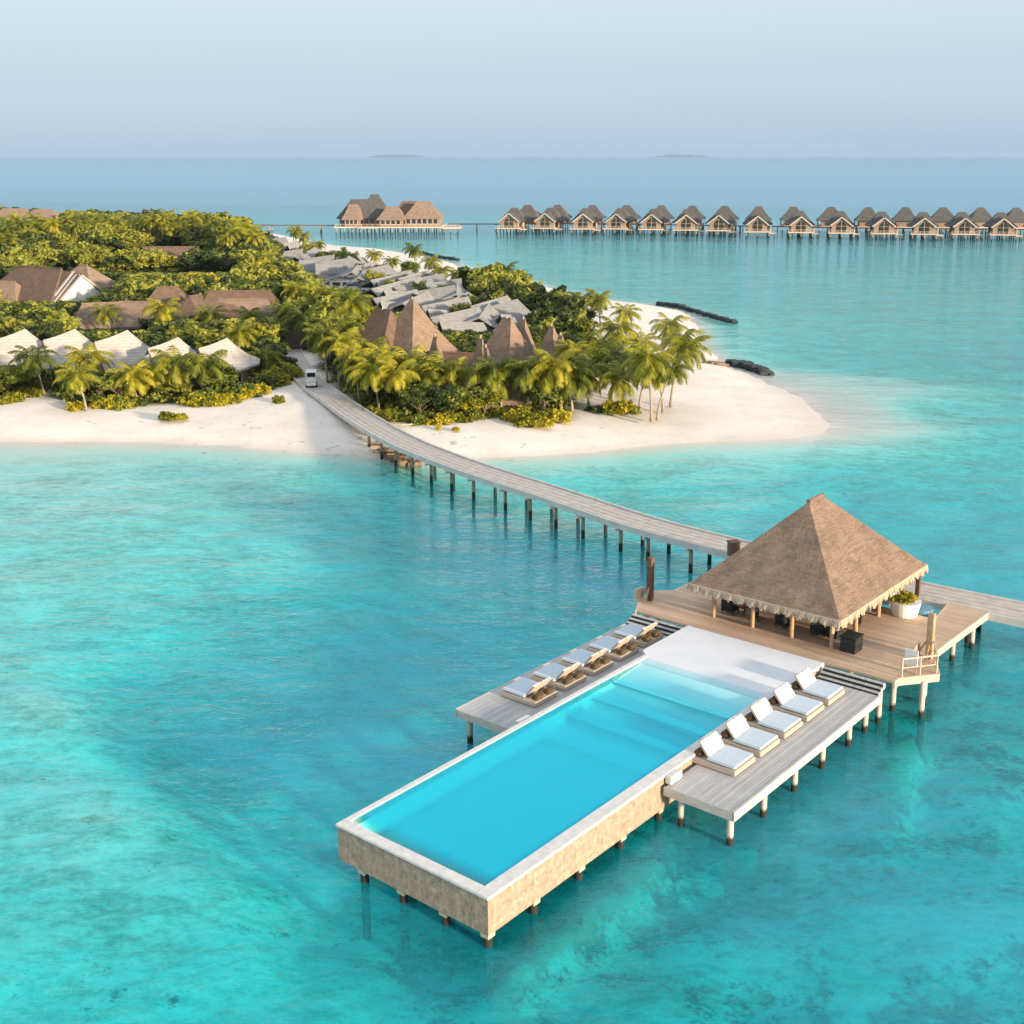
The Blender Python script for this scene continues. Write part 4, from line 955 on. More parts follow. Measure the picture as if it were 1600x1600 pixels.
brown_house(375, 455, 7.0, 14, 9, 10, 'long grey-brown roof at the right of the wood', R(4), 3.6)
brown_house(380, 468, 5.8, 12, 6, 8, 'long orange-brown lower roof in front of the right brown roof', R(2), 2.6, 'thatch')
brown_house(458, 502, 5.2, 8, 7, 1.5, 'small dark thatched hut beside the far end of the path', R(25), 3.2, name='thatched_hut')
brown_house(265, 386, 7.0, 22, 12, 12, 'long dark low roof beyond the green clearing', R(5), 4.0)
brown_house(22, 326, 8.0, 20, 14, 9, 'pale brown roof on the skyline, leftmost', 0, 4.0, 'thatch', wall='wall_white')
brown_house(68, 328, 7.6, 17, 13, 8, 'pale brown roof on the skyline, right of the leftmost', 0, 4.0, 'thatch', wall='wall_white')

# peaked thatched restaurant: steep concave pyramids and small spires
def peak(px, py, zt, bw, hgt, label, rz=0, sag=.30, name='thatched_peak_roof', mat='thatch', bd=None, rl=.25):
    p = at(px, py, zt); bd = bd or bw
    z0 = zt-hgt; r = empty(name, (p[0], p[1], 1.2), rz, label, 'building' if bw > 6 else 'thatched spire', 'steep thatched peaks of the island restaurant')
    rf = sag_hip_obj(r, 'roof', M[mat], -bw/2, bw/2, -bd/2, bd/2, z0-1.2, -rl, rl, 0, zt-1.2, sag, 12, .05, random.Random(int(px)), .3)
    MB().tube([(0, 0, zt-1.35), (0, 0, zt-.95)], [.16, .05], 6).build('finial', M['fringe'], rf)
    n = 4 if bw > 6 else 2
    for i in range(n):
        for j in range(n):
            if 0 < i < n-1 and 0 < j < n-1: continue
            x = -bw/2+.5 + (bw-1)*i/(n-1); y = -bd/2+.5 + (bd-1)*j/(n-1)
            MB().tube([(x, y, 0), (x, y, z0-1.1)], .12, 6).build('post', M['trunk'], r)
    if bw > 6: MB().box(-bw/2+1.4, bw/2-1.4, -bd/2+1.4, bd/2-1.4, 0, z0-1.2+.25).build('wall', M['wall_warm'], r)
    BLD.append((p[0], p[1], bw*.55, zt, zt-hgt*.85)); return r
RZ = R(-41)
peak(644, 466, 10.8, 12.5, 8.0, 'tallest steep pyramid roof of brown thatch above the palm grove', RZ, .26)
peak(598, 482, 9.4, 8, 6.0, 'dark thatch roof added for the shaded left side of the tallest pyramid', RZ, .12, bd=9, rl=1.5, mat='thatch_dark')  # shaded face of the tallest pyramid put in as a separate dark roof
peak(792, 496, 8.7, 7.6, 5.8, 'second steep pyramid roof of brown thatch right of the tallest', RZ, .20, rl=.7)
peak(680, 524, 7.2, 2.9, 4.6, 'small narrow thatched spire below the right slope of the tallest pyramid', RZ, .2, 'thatched_spire')
peak(751, 527, 7.8, 3.6, 5.6, 'narrow thatched spire left of the second pyramid', RZ, .2, 'thatched_spire')
peak(759, 541, 6.8, 2.9, 4.6, 'lower thatched spire in front of the narrow one', RZ, .2, 'thatched_spire')
peak(818, 497, 8.4, 4.2, 5.8, 'slender thatched spire joined to the right of the second pyramid', RZ, .2, 'thatched_spire')
peak(862, 508, 8.0, 4.8, 5.2, 'thatched spire standing apart right of the second pyramid', RZ, .2, 'thatched_spire')
peak(876, 522, 7.2, 3.2, 4.4, 'short thatched spire nestled against its taller neighbour', RZ, .2, 'thatched_spire')
peak(930, 527, 6.4, 2.4, 3.8, 'small lone thatched spire among the palms of the tip', RZ, .2, 'thatched_spire')
brown_house(712, 552, 5.0, 11, 5, 8, 'long dark low thatch roof linking the pyramids', R(-12), 2.0, sag=.03)
brown_house(778, 604, 3.7, 7, 3.6, 5, 'low orange thatch roof over the terrace behind the front shrubs', R(0), 1.8, 'thatch', name='terrace_shelter')
# low white terrace walls / fences
def low_wall(x0, y0, x1, y1, h, label, mat='wall_white', name='garden_wall'):
    a, c = at(x0, y0, 1.3), at(x1, y1, 1.3); L = math.hypot(c[0]-a[0], c[1]-a[1]); r = empty(name, (a[0], a[1], 1.2), math.atan2(c[1]-a[1], c[0]-a[0]), label, 'wall')
    MB().box(0, L, -.12, .12, 0, h).build('wall', M[mat], r, bevel=.02); b = MB()
    n = max(2, int(L/2)); 
    for k in range(n+1): b.box(L*k/n-.16, L*k/n+.16, -.17, .17, 0, h+.12)
    b.build('pier', M['fascia'], r)
low_wall(752, 634, 785, 634, 1.1, 'short grey-white terrace wall left of the front shrubs')
low_wall(800, 622, 862, 620, 1.3, 'white terrace wall behind the big rounded shrub')
low_wall(695, 618, 712, 618, 1.2, 'small white wall piece under the short palms')

# far village: folded grey roofs
def make_folded(seed):
    rs = random.Random(seed); r = empty('grey_roof_villa', (0, 0, 0), 0, cat='villa')
    b = gable(MB(), -5, 5, -4.2, 4.2, 2.3, 5.0, .25, -.5, .6, xr=rs.uniform(-1.6, 1.6)); b.build('roof', M['shingle_grey'], r)
    b = gable(MB(), 2.8, 8.4, -5.2, 2.2, 1.9, 4.1, .25, .5, -.3, xr=rs.uniform(4.6, 6.4)); b.build('side_roof', M['shingle_grey'], r)
    MB().box(-4.3, 4.3, -3.5, 3.5, 0, 2.3).box(4.3, 7.6, -4.4, 1.6, 0, 1.8).build('wall', M['wall_white'], r)
    windows(r, -3.8, 3.8, -3.5, .5, 1.8, 3)
    MB().box(-7.5, -5.3, -3, 3, 0, 1.7).build('garden_wall', M['shingle_pale'], r)
    return r
FOLD = [make_folded(k) for k in range(3)]
vill = [(448, 380), (470, 386), (490, 391), (512, 396), (533, 402), (455, 392), (478, 399), (500, 406), (524, 411), (548, 410), (566, 418), (590, 424), (545, 425), (572, 434), (598, 438), (615, 432), (640, 440), (664, 446), (622, 450), (650, 456), (600, 456), (686, 452),
        (676, 466), (704, 464), (640, 478), (612, 472), (690, 484), (722, 480), (757, 484), (742, 500), (784, 492), (706, 502), (410, 366), (432, 374)]
row_names = ['in the far end of the row', 'in the middle of the row', 'in the near end of the row behind the thatched pyramids']
vill.sort(key=lambda q: q[1])
for k, (x, y) in enumerate(vill):
    zt = 4.6; p = at(x, y, zt); sc = .72 if y < 400 else (.84 if y < 440 else .98)
    far = -.95 + rnd.uniform(-.55, .55)
    place(FOLD[k % 3], (p[0], p[1], 1.2), far + (0 if k % 2 else math.pi/2*.3), sc,
          'low villa with folded silvery grey roof, number %s from the far end of the village' % ['one', 'two', 'three', 'four', 'five', 'six', 'seven', 'eight', 'nine', 'ten', 'eleven', 'twelve', 'thirteen', 'fourteen', 'fifteen', 'sixteen', 'seventeen', 'eighteen', 'nineteen', 'twenty', 'twenty-one', 'twenty-two', 'twenty-three', 'twenty-four', 'twenty-five', 'twenty-six', 'twenty-seven', 'twenty-eight', 'twenty-nine', 'thirty', 'thirty-one', 'thirty-two', 'thirty-three', 'thirty-four'][k],
          'folded grey roof villas on the far side of the island')
    BLD.append((p[0], p[1], 6.5*sc, zt, zt-1.6))

# ------------------------------------------------------------------ overwater villas
def make_ow(seed):
    r = empty('overwater_villa', (0, 0, 0), 0, cat='overwater villa')
    zd = 2.6
    # front gabled wing (faces -y) and tall rear hipped roof
    gable(MB(), -4.0, 4.0, -6.6, 2.5, 5.2, 8.7, .3).build('front_roof', M['shingle_brown'], r)
    b = MB(); b.beam((-4.05, -6.66, 5.05), (0, -6.66, 8.6), .12, .35); b.beam((4.05, -6.66, 5.05), (0, -6.66, 8.6), .12, .35); b.build('bargeboard', M['fascia'], r)
    sag_hip_obj(r, 'main_roof', M['shingle_brown'], -5.4, 5.4, -1.5, 8.5, 5.2, -1.2, 1.2, 3.5, 10.6, .10, 6, .05)
    MB().box(-3.4, 3.4, 2.42, 7.4, zd, 5.4).add([(-3.4, -6.0, zd), (3.4, -6.0, zd), (3.4, -6.0, 5.5), (0, -6.0, 8.3), (-3.4, -6.0, 5.5), (-3.4, 2.4, zd), (3.4, 2.4, zd), (3.4, 2.4, 5.5), (0, 2.4, 8.3), (-3.4, 2.4, 5.5)],
             [(0, 1, 2, 3, 4), (9, 8, 7, 6, 5), (0, 5, 6, 1), (1, 6, 7, 2), (2, 7, 8, 3), (3, 8, 9, 4), (4, 9, 5, 0)]).build('wall', M['wall_warm'], r)
    g = MB().add([(-1.7, -6.1, zd+.1), (1.7, -6.1, zd+.1), (1.7, -6.1, 5.6), (0, -6.1, 7.4), (-1.7, -6.1, 5.6), (-1.7, -6.02, zd+.1), (1.7, -6.02, zd+.1), (1.7, -6.02, 5.6), (0, -6.02, 7.4), (-1.7, -6.02, 5.6)],
                 [(0, 1, 2, 3, 4), (9, 8, 7, 6, 5), (0, 5, 6, 1), (1, 6, 7, 2), (2, 7, 8, 3), (3, 8, 9, 4), (4, 9, 5, 0)]).build('window', M['glass_dark'], r)
    b = MB(); b.box(-.08, .08, -6.16, -6.1, zd+.1, 7.3); b.box(-1.7, 1.7, -6.16, -6.1, 5.0, 5.12); b.build('frame', M['post_wood'], g)
    b = MB(); b.box(-4.6, 4.6, -9.2, -6.0, zd-.35, zd); b.box(-4.2, 4.2, -6.0, 8.2, zd-.35, zd); b.box(4.2, 6.6, -7.5, -1.5, zd-.9, zd-.6); b.build('deck', M['fascia_warm'], r)
    b = MB()
    for x in np.linspace(-4.5, 4.5, 7): b.box(x-.05, x+.05, -9.15, -9.05, zd, zd+.95)
    b.box(-4.5, 4.5, -9.16, -9.04, zd+.95, zd+1.03); b.box(-4.5, 4.5, -9.14, -9.06, zd+.5, zd+.56); b.build('railing', M['fascia_warm'], r)
    MB().box(4.6, 5.0, -4, -1.5, zd-.6, zd+2.0).build('screen', M['post_wood'], r)
    for x in (-4.0, 0, 4.0):
        for y in (-8.6, -3.5, 2, 7.4): MB().tube([(x, y, -6), (x, y, zd-.35)], .2, 6).build('pile', M['pile_far'], r)
    for y in (-7.2, -2.2): MB().tube([(6.1, y, -6), (6.1, y, zd-.9)], .16, 6).build('pile', M['pile_far'], r)
    return r
OW = make_ow(1)
FRONT = [(800, 367), (857, 367), (914, 368), (968, 368), (1022, 369), (1075, 370), (1128, 371), (1187, 373), (1254, 374), (1318, 375), (1384, 376), (1449, 377), (1511, 377), (1572, 378), (1640, 379)]
ROW = R(-10)
nums = ['first', 'second', 'third', 'fourth', 'fifth', 'sixth', 'seventh', 'eighth', 'ninth', 'tenth', 'eleventh', 'twelfth', 'thirteenth', 'fourteenth', 'fifteenth']
fr_pos = []
for k, (x, y) in enumerate(FRONT):
    p = at(x, y-2, 0); fr_pos.append(p)
    place(OW, (p[0], p[1]+6, 0), ROW + R(rnd.uniform(-3, 3)), 1.0, 'overwater villa in the front row with lit gable, %s from the left' % nums[k], 'overwater villas in two rows on the horizon side', sz=.87)
BACK = [828, 874, 927, 980, 1033, 1082, 1132, 1184, 1238, 1297, 1354, 1412, 1470, 1527, 1582]
ax = np.array([math.sin(R(10)), math.cos(R(10))])
jet = []
for k, x in enumerate(BACK):
    fx = np.interp(x, [q[0] for q in FRONT], [q[0] for q in fr_pos]); 
    j = min(range(len(FRONT)), key=lambda i: abs(FRONT[i][0]-x)); base = np.array(fr_pos[j]); 
    yb = base[1] + 40; xb = (x-CX)/1961*yb if False else None
    # stand the villa on the line of sight bearing of its own peak, 40 m behind the front row
    p = at(x, 357 + (FRONT[j][1]-367)*.6, 0); 
    sc = .95 if k % 3 else 1.03
    place(OW, (p[0], p[1], 0), ROW + math.pi + R(rnd.uniform(-4, 4)), sc, 'overwater villa in the back row, darker roof rising behind, %s from the left' % nums[k], 'overwater villas in two rows on the horizon side', sz=.9)

def jetty(pts, name, label, w=2.2, zt=2.7, step=7.0, rail=True):
    r = empty(name, (pts[0][0], pts[0][1], 0), 0, label, 'jetty'); o = Vector((pts[0][0], pts[0][1], 0))
    P_ = [Vector((x, y, zt)) - o for x, y in pts]; d = MB(); rl = MB()
    for a, c in zip(P_[:-1], P_[1:]):
        d.beam(a, c, w, .3); L = (c-a).length; n = max(1, int(L/step)); s = (c-a).normalized(); s = Vector((-s.y, s.x, 0))
        for k in range(n):
            q = a + (c-a)*((k+.5)/n)
            for e in (-1, 1):
                t_ = q + s*e*w*.4; MB().tube([(t_.x, t_.y, -6), (t_.x, t_.y, zt-.1)], .2, 6).build('pile', M['pile_far'], r)
    d.build('decking', M['dark_wood'], r); return r
jetty([at(x, y, 2.7) for x, y in [(372, 351), (440, 352), (522, 352)]], 'jetty', 'thin dark jetty on piles running from the island to the overwater restaurant')
jetty([at(x, y, 2.7) for x, y in [(700, 350), (790, 350)]], 'jetty', 'thin dark jetty between the restaurant and the first overwater villa')
jp = [(fr_pos[k][0] + 4, fr_pos[k][1] + 20) for k in (0, 3, 6, 9, 12, 14)]
jetty(jp, 'jetty', 'long boardwalk running between the two rows of overwater villas', step=9)

# overwater restaurant
p0 = at(600, 366, 0); rs_ = empty('overwater_restaurant', (p0[0], p0[1]+8, 0), 0, 'large overwater restaurant with clustered hipped brown roofs and a timber deck', 'restaurant')
S_ = 4.28
def rx(px): return (px-600)/S_
def wing(x0, x1, y0, y1, ze, zr, rl, wall=True, nm='roof', mat='thatch_dark'):
    xm = (x0+x1)/2; b = hip(MB(), x0, x1, y0, y1, ze, xm-rl/2, xm+rl/2, (y0+y1)/2, zr, .05, seg=6, jit=.06, rs=random.Random(3)); o = b.build(nm, M[mat], rs_, fix=False)
    MB().box(x0+1, x1-1, y0+1, y1-1, 2.7, ze+.3).build('wall', M['wall_warm'], rs_)
    windows(rs_, x0+1.3, x1-1.3, y0+1, 3.5, ze-.3, max(2, int((x1-x0)/2.4)))
wing(rx(518), rx(596), 0, 15, 5.6, 12.4, 9, mat='shingle_brown'); wing(rx(531), rx(562), -6, 8, 5.4, 10.6, 3.4, mat='thatch'); wing(rx(552), rx(600), 3, 16, 6.6, 14.2, 3, mat='shingle_brown')
wing(rx(588), rx(632), -7, 7, 5.4, 9.9, 4.5, mat='thatch'); wing(rx(600), rx(668), 5, 17, 5.8, 11.6, 6); wing(rx(626), rx(690), -2, 12, 5.6, 11.8, 4.5, mat='thatch')
b = MB(); b.box(rx(520), rx(692), -8, 16, 2.3, 2.7); b.box(rx(560), rx(590), -10.5, -8, 2.3, 2.7); b.box(rx(692), rx(722), -5, 4, 1.9, 2.3); b.build('deck', M['fascia_warm'], rs_)
b = MB()
for x in np.arange(rx(522), rx(690), 2.0): b.box(x-.06, x+.06, -7.95, -7.83, 2.7, 3.6)
b.box(rx(522), rx(690), -7.95, -7.83, 3.6, 3.7)
for x in np.arange(rx(693), rx(721), 1.6): b.box(x-.06, x+.06, -4.95, -4.83, 2.3, 3.1)
b.box(rx(693), rx(721), -4.95, -4.83, 3.1, 3.2); b.build('railing', M['fascia_warm'], rs_)
for x in np.arange(rx(523), rx(690), 3.0):
    for y in (-7.6, 1, 9): MB().tube([(x, y, -6), (x, y, 2.3)], .2, 6).build('pile', M['pile_far'], rs_)
for x in np.arange(rx(695), rx(721), 2.5): MB().tube([(x, -4.6, -6), (x, -4.6, 1.9)], .16, 6).build('pile', M['pile_far'], rs_)

# ------------------------------------------------------------------ small things on the island
p = at(487, 604, 1.8); r = empty('golf_cart', (p[0], p[1], 1.80), R(100), 'small white golf cart driving on the path between the trees', 'golf cart')
MB().box(-1.1, 1.1, -.58, .58, .28, .62).build('body', M['metal_white'], r, bevel=.06); MB().box(.55, 1.15, -.5, .5, .6, .95).build('dashboard', M['metal_white'], r, bevel=.08)
for x in (-.75, .05): MB().box(x-.25, x+.2, -.5, .5, .62, .78).box(x-.3, x-.2, -.5, .5, .78, 1.2).build('seat', M['canvas'], r, bevel=.03)
MB().box(-1.15, 1.0, -.62, .62, 1.86, 1.94).build('roof', M['metal_white'], r, bevel=.03)
MB().hexa([(.88, -.55, .95), (.92, -.55, .95), (.92, .55, .95), (.88, .55, .95), (.74, -.55, 1.85), (.78, -.55, 1.85), (.78, .55, 1.85), (.74, .55, 1.85)]).build('windscreen', M['glass_dark'], r)
for x in (-1.0, .75):
    for y in (-.55, .55): MB().tube([(x, y, .6), (x, y, 1.87)], .03, 6).build('roof_post', M['metal_white'], r)
for x in (-.72, .78):
    for y in (-.56, .56): MB().tube([(x, y-.1, .26), (x, y+.1, .26)], .26, 14).build('wheel', M['rubber'], r)
p = at(600, 667, 1.2); r = empty('driftwood_log', (p[0], p[1], 1.35), R(3), 'long low driftwood log on the sand right of the bridge', 'log')
MB().tube([(-1.6, 0, 0), (0, .1, .08), (1.6, 0, .02), (3, .15, .05)], [.16, .2, .15, .08], 8).build('trunk', M['trunk'], r, smooth=True)

# ------------------------------------------------------------------ shrubs and woods
def shrub(px, py, wpx, label, k=None, grp='rounded shrubs along the sand', zf=.85):
    p = at(px, py, 1.25); s = scale_at(p[0], p[1], 1.3); rr = wpx/2/s
    k = rnd.randrange(3) if k is None else k
    place(SHRUBS[k], (p[0], p[1] + rr*.7, 1.1), rnd.uniform(0, 6.28), rr*1.25, label, grp, sz=rr*zf*1.3)
def shrub_row(pts, wpx, label, n, jx=4, jy=3, kk=None):
    for i in range(n):
        t = i/(max(1, n-1))*(len(pts)-1); j = min(int(t), len(pts)-2); f = t-j
        x = pts[j][0]*(1-f)+pts[j+1][0]*f + rnd.uniform(-jx, jx); y = pts[j][1]*(1-f)+pts[j+1][1]*f + rnd.uniform(-jy, jy)
        shrub(x, y, wpx*rnd.uniform(.75, 1.3), label, kk if kk is not None else (3 if rnd.random() < .25 else rnd.randrange(3)))
shrub_row([(-10, 632), (30, 626), (62, 616)], 34, 'one of the bright yellow shrubs along the sand at the left edge', 9)
shrub_row([(-10, 612), (50, 600), (85, 600)], 36, 'one of the tall shrubs under the first beach villa', 9)
shrub(112, 641, 32, 'low round golden shrub alone in front of the leaning palm'); shrub(258, 656, 30, 'low golden shrub on open sand, left of the pair'); shrub(279, 655, 24, 'low golden shrub on open sand, right of the pair')
shrub_row([(145, 637), (170, 640), (212, 636)], 34, 'one of the golden shrubs right of the leaning palm', 8)
shrub_row([(150, 622), (230, 612)], 34, 'one of the shrubs behind the leaning palm', 8)
shrub_row([(300, 636), (345, 632), (385, 622), (440, 600)], 48, 'one of the dense golden shrubs left of the path along the sand', 16)
shrub_row([(310, 612), (400, 592), (440, 580)], 50, 'one of the taller shrubs left of the path', 12)
shrub_row([(300, 590), (390, 575)], 36, 'one of the shrubs below the right-hand beach villas', 7)
shrub(433, 632, 22, 'thin sandy-coloured bush alone on the beach beside the path', 1, zf=1.3)
shrub_row([(572, 652), (620, 660), (700, 662), (745, 655)], 30, 'one of the low shrubs at the foot of the palm grove', 16)
shrub_row([(565, 635), (640, 640), (735, 640)], 34, 'one of the taller shrubs inside the palm grove', 12)
shrub(684, 670, 12, 'tiny shrub on open sand, left of two'); shrub(713, 672, 14, 'tiny shrub on open sand, right of two')
shrub_row([(790, 655), (820, 662), (850, 668)], 40, 'one of the big rounded shrubs in front of the terrace wall', 8)
shrub_row([(850, 660), (875, 656)], 52, 'the largest bright rounded shrub left of the bare sand', 2)
shrub_row([(745, 655), (790, 650)], 28, 'one of the greyish low shrubs left of the big rounded shrub', 6, kk=3)
shrub_row([(960, 645), (988, 648)], 34, 'one of the round shrubs on the sand under the tip palms', 3)
shrub_row([(925, 640), (945, 643)], 20, 'low green patch of shrub left of the round tip shrubs', 3, kk=3)

for k, (x, y) in enumerate([(565, 428), (628, 447), (660, 470), (585, 446), (505, 408), (640, 432), (700, 474), (610, 462), (735, 492), (545, 415), (668, 452), (480, 398), (720, 505), (595, 432), (650, 486), (530, 408)]):
    p = at(x, y, 3.2); g_ = rnd.uniform(5.2, 6.6)
    place(TREES['sun' if k % 2 else 'dark'][k % 3], (p[0], p[1], 1.1), rnd.uniform(0, 6.28), rnd.uniform(1.9, 2.9), 'leafy tree standing between the silvery grey roofs', 'trees between the grey roofs', sz=g_/2.35)
BLD_A = np.array(BLD)
road = np.array([(p.x, p.y) for p in path])
pos = []; rs2 = np.random.default_rng(12)
# open views across the wood: (left, right, lowest visible row of the roof there) - trees nearer than the roof stay below it
OPEN = [(572, 640, 532), (640, 712, 562), (738, 772, 600), (772, 852, 566), (855, 890, 548), (923, 938, 552), (0, 60, 566), (60, 130, 562), (130, 228, 576), (228, 300, 562), (315, 372, 552),
        (0, 142, 468), (112, 182, 446), (118, 232, 512), (228, 332, 492), (325, 432, 494), (440, 478, 520), (50, 362, 424), (0, 88, 344), (436, 500, 400), (470, 540, 420), (500, 600, 446), (560, 640, 470), (600, 705, 482), (690, 805, 512)]
OPEN = [(a, b, c, at((a+b)/2, c, 2.5)[1]) for a, b, c in OPEN]
def project(x, y, z):
    d = y*CP - (z-HC)*SP; return CX + FX*x/d, CY - FX*(y*SP + (z-HC)*CP)/d
def view_cap(x, y, r, h):
    for a, b, c, yb in OPEN:
        if y > yb: continue
        while h > 1.0:
            px, py = project(x, y, 1.1+h); w = r*.75*FX/y
            if a - w < px < b + w and py < c: h -= .35
            else: break
    return h
cell = {}
def try_add(x, y, sp):
    c = (int(x//3), int(y//3)); R_ = int(sp//3)+1
    for i in range(c[0]-R_, c[0]+R_+1):
        for j in range(c[1]-R_, c[1]+R_+1):
            for (a, b_) in cell.get((i, j), ()):
                if (a-x)**2 + (b_-y)**2 < sp*sp: return False
    cell.setdefault(c, []).append((x, y)); return True
cand = np.column_stack([rs2.uniform(-420, 60, 90000), rs2.uniform(118, 640, 90000)])
cand = cand[(cand[:, 0] > -.47*cand[:, 1] - 8)]
sdv = sdist(cand, VEG); keepc = sdv > 1.2; cand = cand[keepc]; sdv = sdv[keepc]
sdl = sdist(cand, LAWN); k2 = sdl < -1; cand = cand[k2]; sdv = sdv[k2]
for (x, y), dv_ in zip(cand, sdv):
    d = np.hypot(BLD_A[:, 0]-x, BLD_A[:, 1]-y)
    if (d < BLD_A[:, 2] + 1.0).any(): continue
    if np.min(np.hypot(road[:, 0]-x, road[:, 1]-y)) < (3.4 if y > 150 else 4.2): continue
    sp = 4.7 if y < 190 else (5.6 if y < 260 else (6.6 if y < 380 else 8.5))
    if try_add(x, y, sp):
        cap = 99
        for (bx, by, br_, bt, bvis) in BLD:     # keep trees standing just before a roof below its eaves
            ang = abs(x/y - bx/by)*by
            if y < by and by - y < 45 and ang < br_ + 1.5: cap = min(cap, max(1.8, bvis - 1.2 + .155*(by-y)))
        if y < LAWN_C[1] + 10 and sdist(np.array([[x, y]]), LAWN)[0] > -38: cap = min(cap, 2.6)
    pos.append((x, y, dv_, cap))
pos.sort(key=lambda q: q[1])
print('tree spots', len(pos))
allm = []
NIND = 278; npalm = 0; ind = 0
LOW = {k: [crown_mesh(s, 18, 36, .135) for s in (1, 2, 3)] for k in ('sun', 'dark', 'bright')}
stuff = {k: ([], []) for k in LOW}; cnt = {k: 0 for k in LOW}
tr_b = MB()
LBL = {('sun', 0): 'green leafy tree in the dense wood behind the front beach villas', ('dark', 0): 'dark green leafy tree in the dense wood behind the front beach villas', ('bright', 0): 'yellow-green leafy tree in the dense wood behind the front beach villas',
       ('sun', 1): 'green leafy tree among the thatched peaks of the restaurant', ('dark', 1): 'dark green leafy tree among the thatched peaks of the restaurant', ('bright', 1): 'yellow-green leafy tree among the thatched peaks of the restaurant',
       ('sun', 2): 'green leafy tree of the wood between path and grey roofs', ('dark', 2): 'dark green leafy tree of the wood between path and grey roofs', ('bright', 2): 'yellow-green leafy tree of the wood between path and grey roofs'}
for (x, y, dv_, cap) in pos:
    h = rnd.uniform(3.4, 7.6); rr = rnd.uniform(2.2, 3.7)*(.7 + .05*h)
    if y > 230: rr *= 1.3; h *= 1.12
    if y > 380: rr *= 1.3; h *= 1.15
    if dv_ < 5 and y < 170: h *= .65; rr *= .8
    if y > 430: h *= .74
    if x > -6 and y < 230 : h *= .95
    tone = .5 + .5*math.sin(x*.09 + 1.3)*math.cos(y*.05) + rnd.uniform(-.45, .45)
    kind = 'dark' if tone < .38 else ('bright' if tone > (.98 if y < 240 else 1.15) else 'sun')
    h = min(h, cap); h2 = view_cap(x, y, rr, h)
    if h2 < 1.5: continue
    if h2 < 4: rr = min(rr, .9 + .5*h2)
    hv = view_cap(x, y, 2.6, 9.5); h = h2
    zs = h/2.35     # unit tree is about 2.35 tall
    dmin = min([math.hypot(x-a[0], y-a[1]) for a in EXPALM])
    if dmin < 1.6: continue
    if ind < NIND:
        zone = 0 if x/y < -.21 else (1 if y < 190 and x > -40 else 2)
        if y < 330 and rnd.random() < .24 and cap > 9 and hv > 8.5 and npalm < 85:
            H_, pr = PALMS[rnd.choice([2, 3, 4])]; npalm += 1
            place(pr, (x, y, 1.2), rnd.uniform(0, 6.28), rnd.uniform(.9, 1.12), 'palm rising from the wood ' + ['behind the front beach villas', 'among the thatched peaks', 'between the path and the grey roofs'][zone], 'palms scattered through the wood')
            continue
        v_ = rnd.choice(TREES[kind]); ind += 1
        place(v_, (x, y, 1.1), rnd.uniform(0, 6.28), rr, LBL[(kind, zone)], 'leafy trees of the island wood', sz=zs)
    else:
        if y > 300 and rnd.random() < .07 and hv > 8.5 and npalm < 150:
            npalm += 1; place(PALMS[rnd.choice([2, 3, 4])][1], (x, y, 1.2), rnd.uniform(0, 6.28), rnd.uniform(.95, 1.15), 'distant palm standing above the far wood', 'palms scattered through the wood'); continue
        q, f = rnd.choice(LOW[kind]); a = rnd.uniform(0, 6.28); ca, sa = math.cos(a), math.sin(a)
        qq = np.column_stack([(q[:, 0]*ca - q[:, 1]*sa)*rr + x, (q[:, 0]*sa + q[:, 1]*ca)*rr + y, (q[:, 2] + 1.3)*h/2.3 + 1.1])
        stuff[kind][0].append(qq); stuff[kind][1].append(f + cnt[kind]); cnt[kind] += len(q)
print('individual', ind, 'palms', npalm, {k: v for k, v in cnt.items()})
for k in stuff:
    if stuff[k][0]:
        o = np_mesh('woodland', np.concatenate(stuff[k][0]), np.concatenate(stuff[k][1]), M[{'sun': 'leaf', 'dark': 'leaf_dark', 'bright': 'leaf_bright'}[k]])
        tag(o, {'sun': 'far green mass of the island wood', 'dark': 'far dark evergreen mass of the island wood', 'bright': 'far yellow-green mass of the island wood'}[k], 'woodland', kind='stuff')
# undergrowth between the trees
n = 22000; c = np.column_stack([rs2.uniform(-150, 40, n), rs2.uniform(120, 330, n)]); c = c[(sdist(c, VEG) > .3) & (c[:, 0] > -.47*c[:, 1]-5)]
dR = np.min(np.hypot(c[:, None, 0]-road[None, ::3, 0], c[:, None, 1]-road[None, ::3, 1]), 1); c = c[dR > 3.2]
q, f = leaf_cloud(np.column_stack([c, np.full(len(c), 1.75)]), np.full(len(c), .8), 12, .28, rs2, .7)
tag(np_mesh('undergrowth', q, f, M['leaf']), 'low green undergrowth covering the ground of the wood', 'undergrowth', kind='stuff')

# hide-and-seek: any prototype never placed is removed
for grp in (TREES['sun'], TREES['dark'], TREES['bright'], SHRUBS, [p_[1] for p_ in PALMS], FOLD):
    for o in grp:
        if o.name not in USED:
            for c_ in kids(o): bpy.data.objects.remove(c_)
            bpy.data.objects.remove(o)

# faint islands on the horizon
for px, w, lab in ((622, 1150, 'faint low island on the horizon left of centre'), (1065, 1150, 'faint low island on the horizon right of centre')):
    D_ = 26000.0; x = (px-CX)/1961*D_; b = MB(); n = 26; vs = []; rs3 = random.Random(px)
    for i in range(n+1):
        t_ = i/n*2-1; hh = 50*max(0, 1-t_*t_)**.6*rs3.uniform(.7, 1.1); vs += [(t_*w/2, -120*(1-t_*t_)-5, -2), (t_*w/2, 0, hh+.5), (t_*w/2, 120*(1-t_*t_)+5, -2)]
    b.add(vs, [(3*i+k, 3*i+3+k, 3*i+4+k, 3*i+1+k) for i in range(n) for k in (0, 1)]); o = b.build('distant_island', M['leaf_dark'], None, loc=(x, D_, 0), fix=False); tag(o, lab, 'island')
    o['kind'] = 'structure'

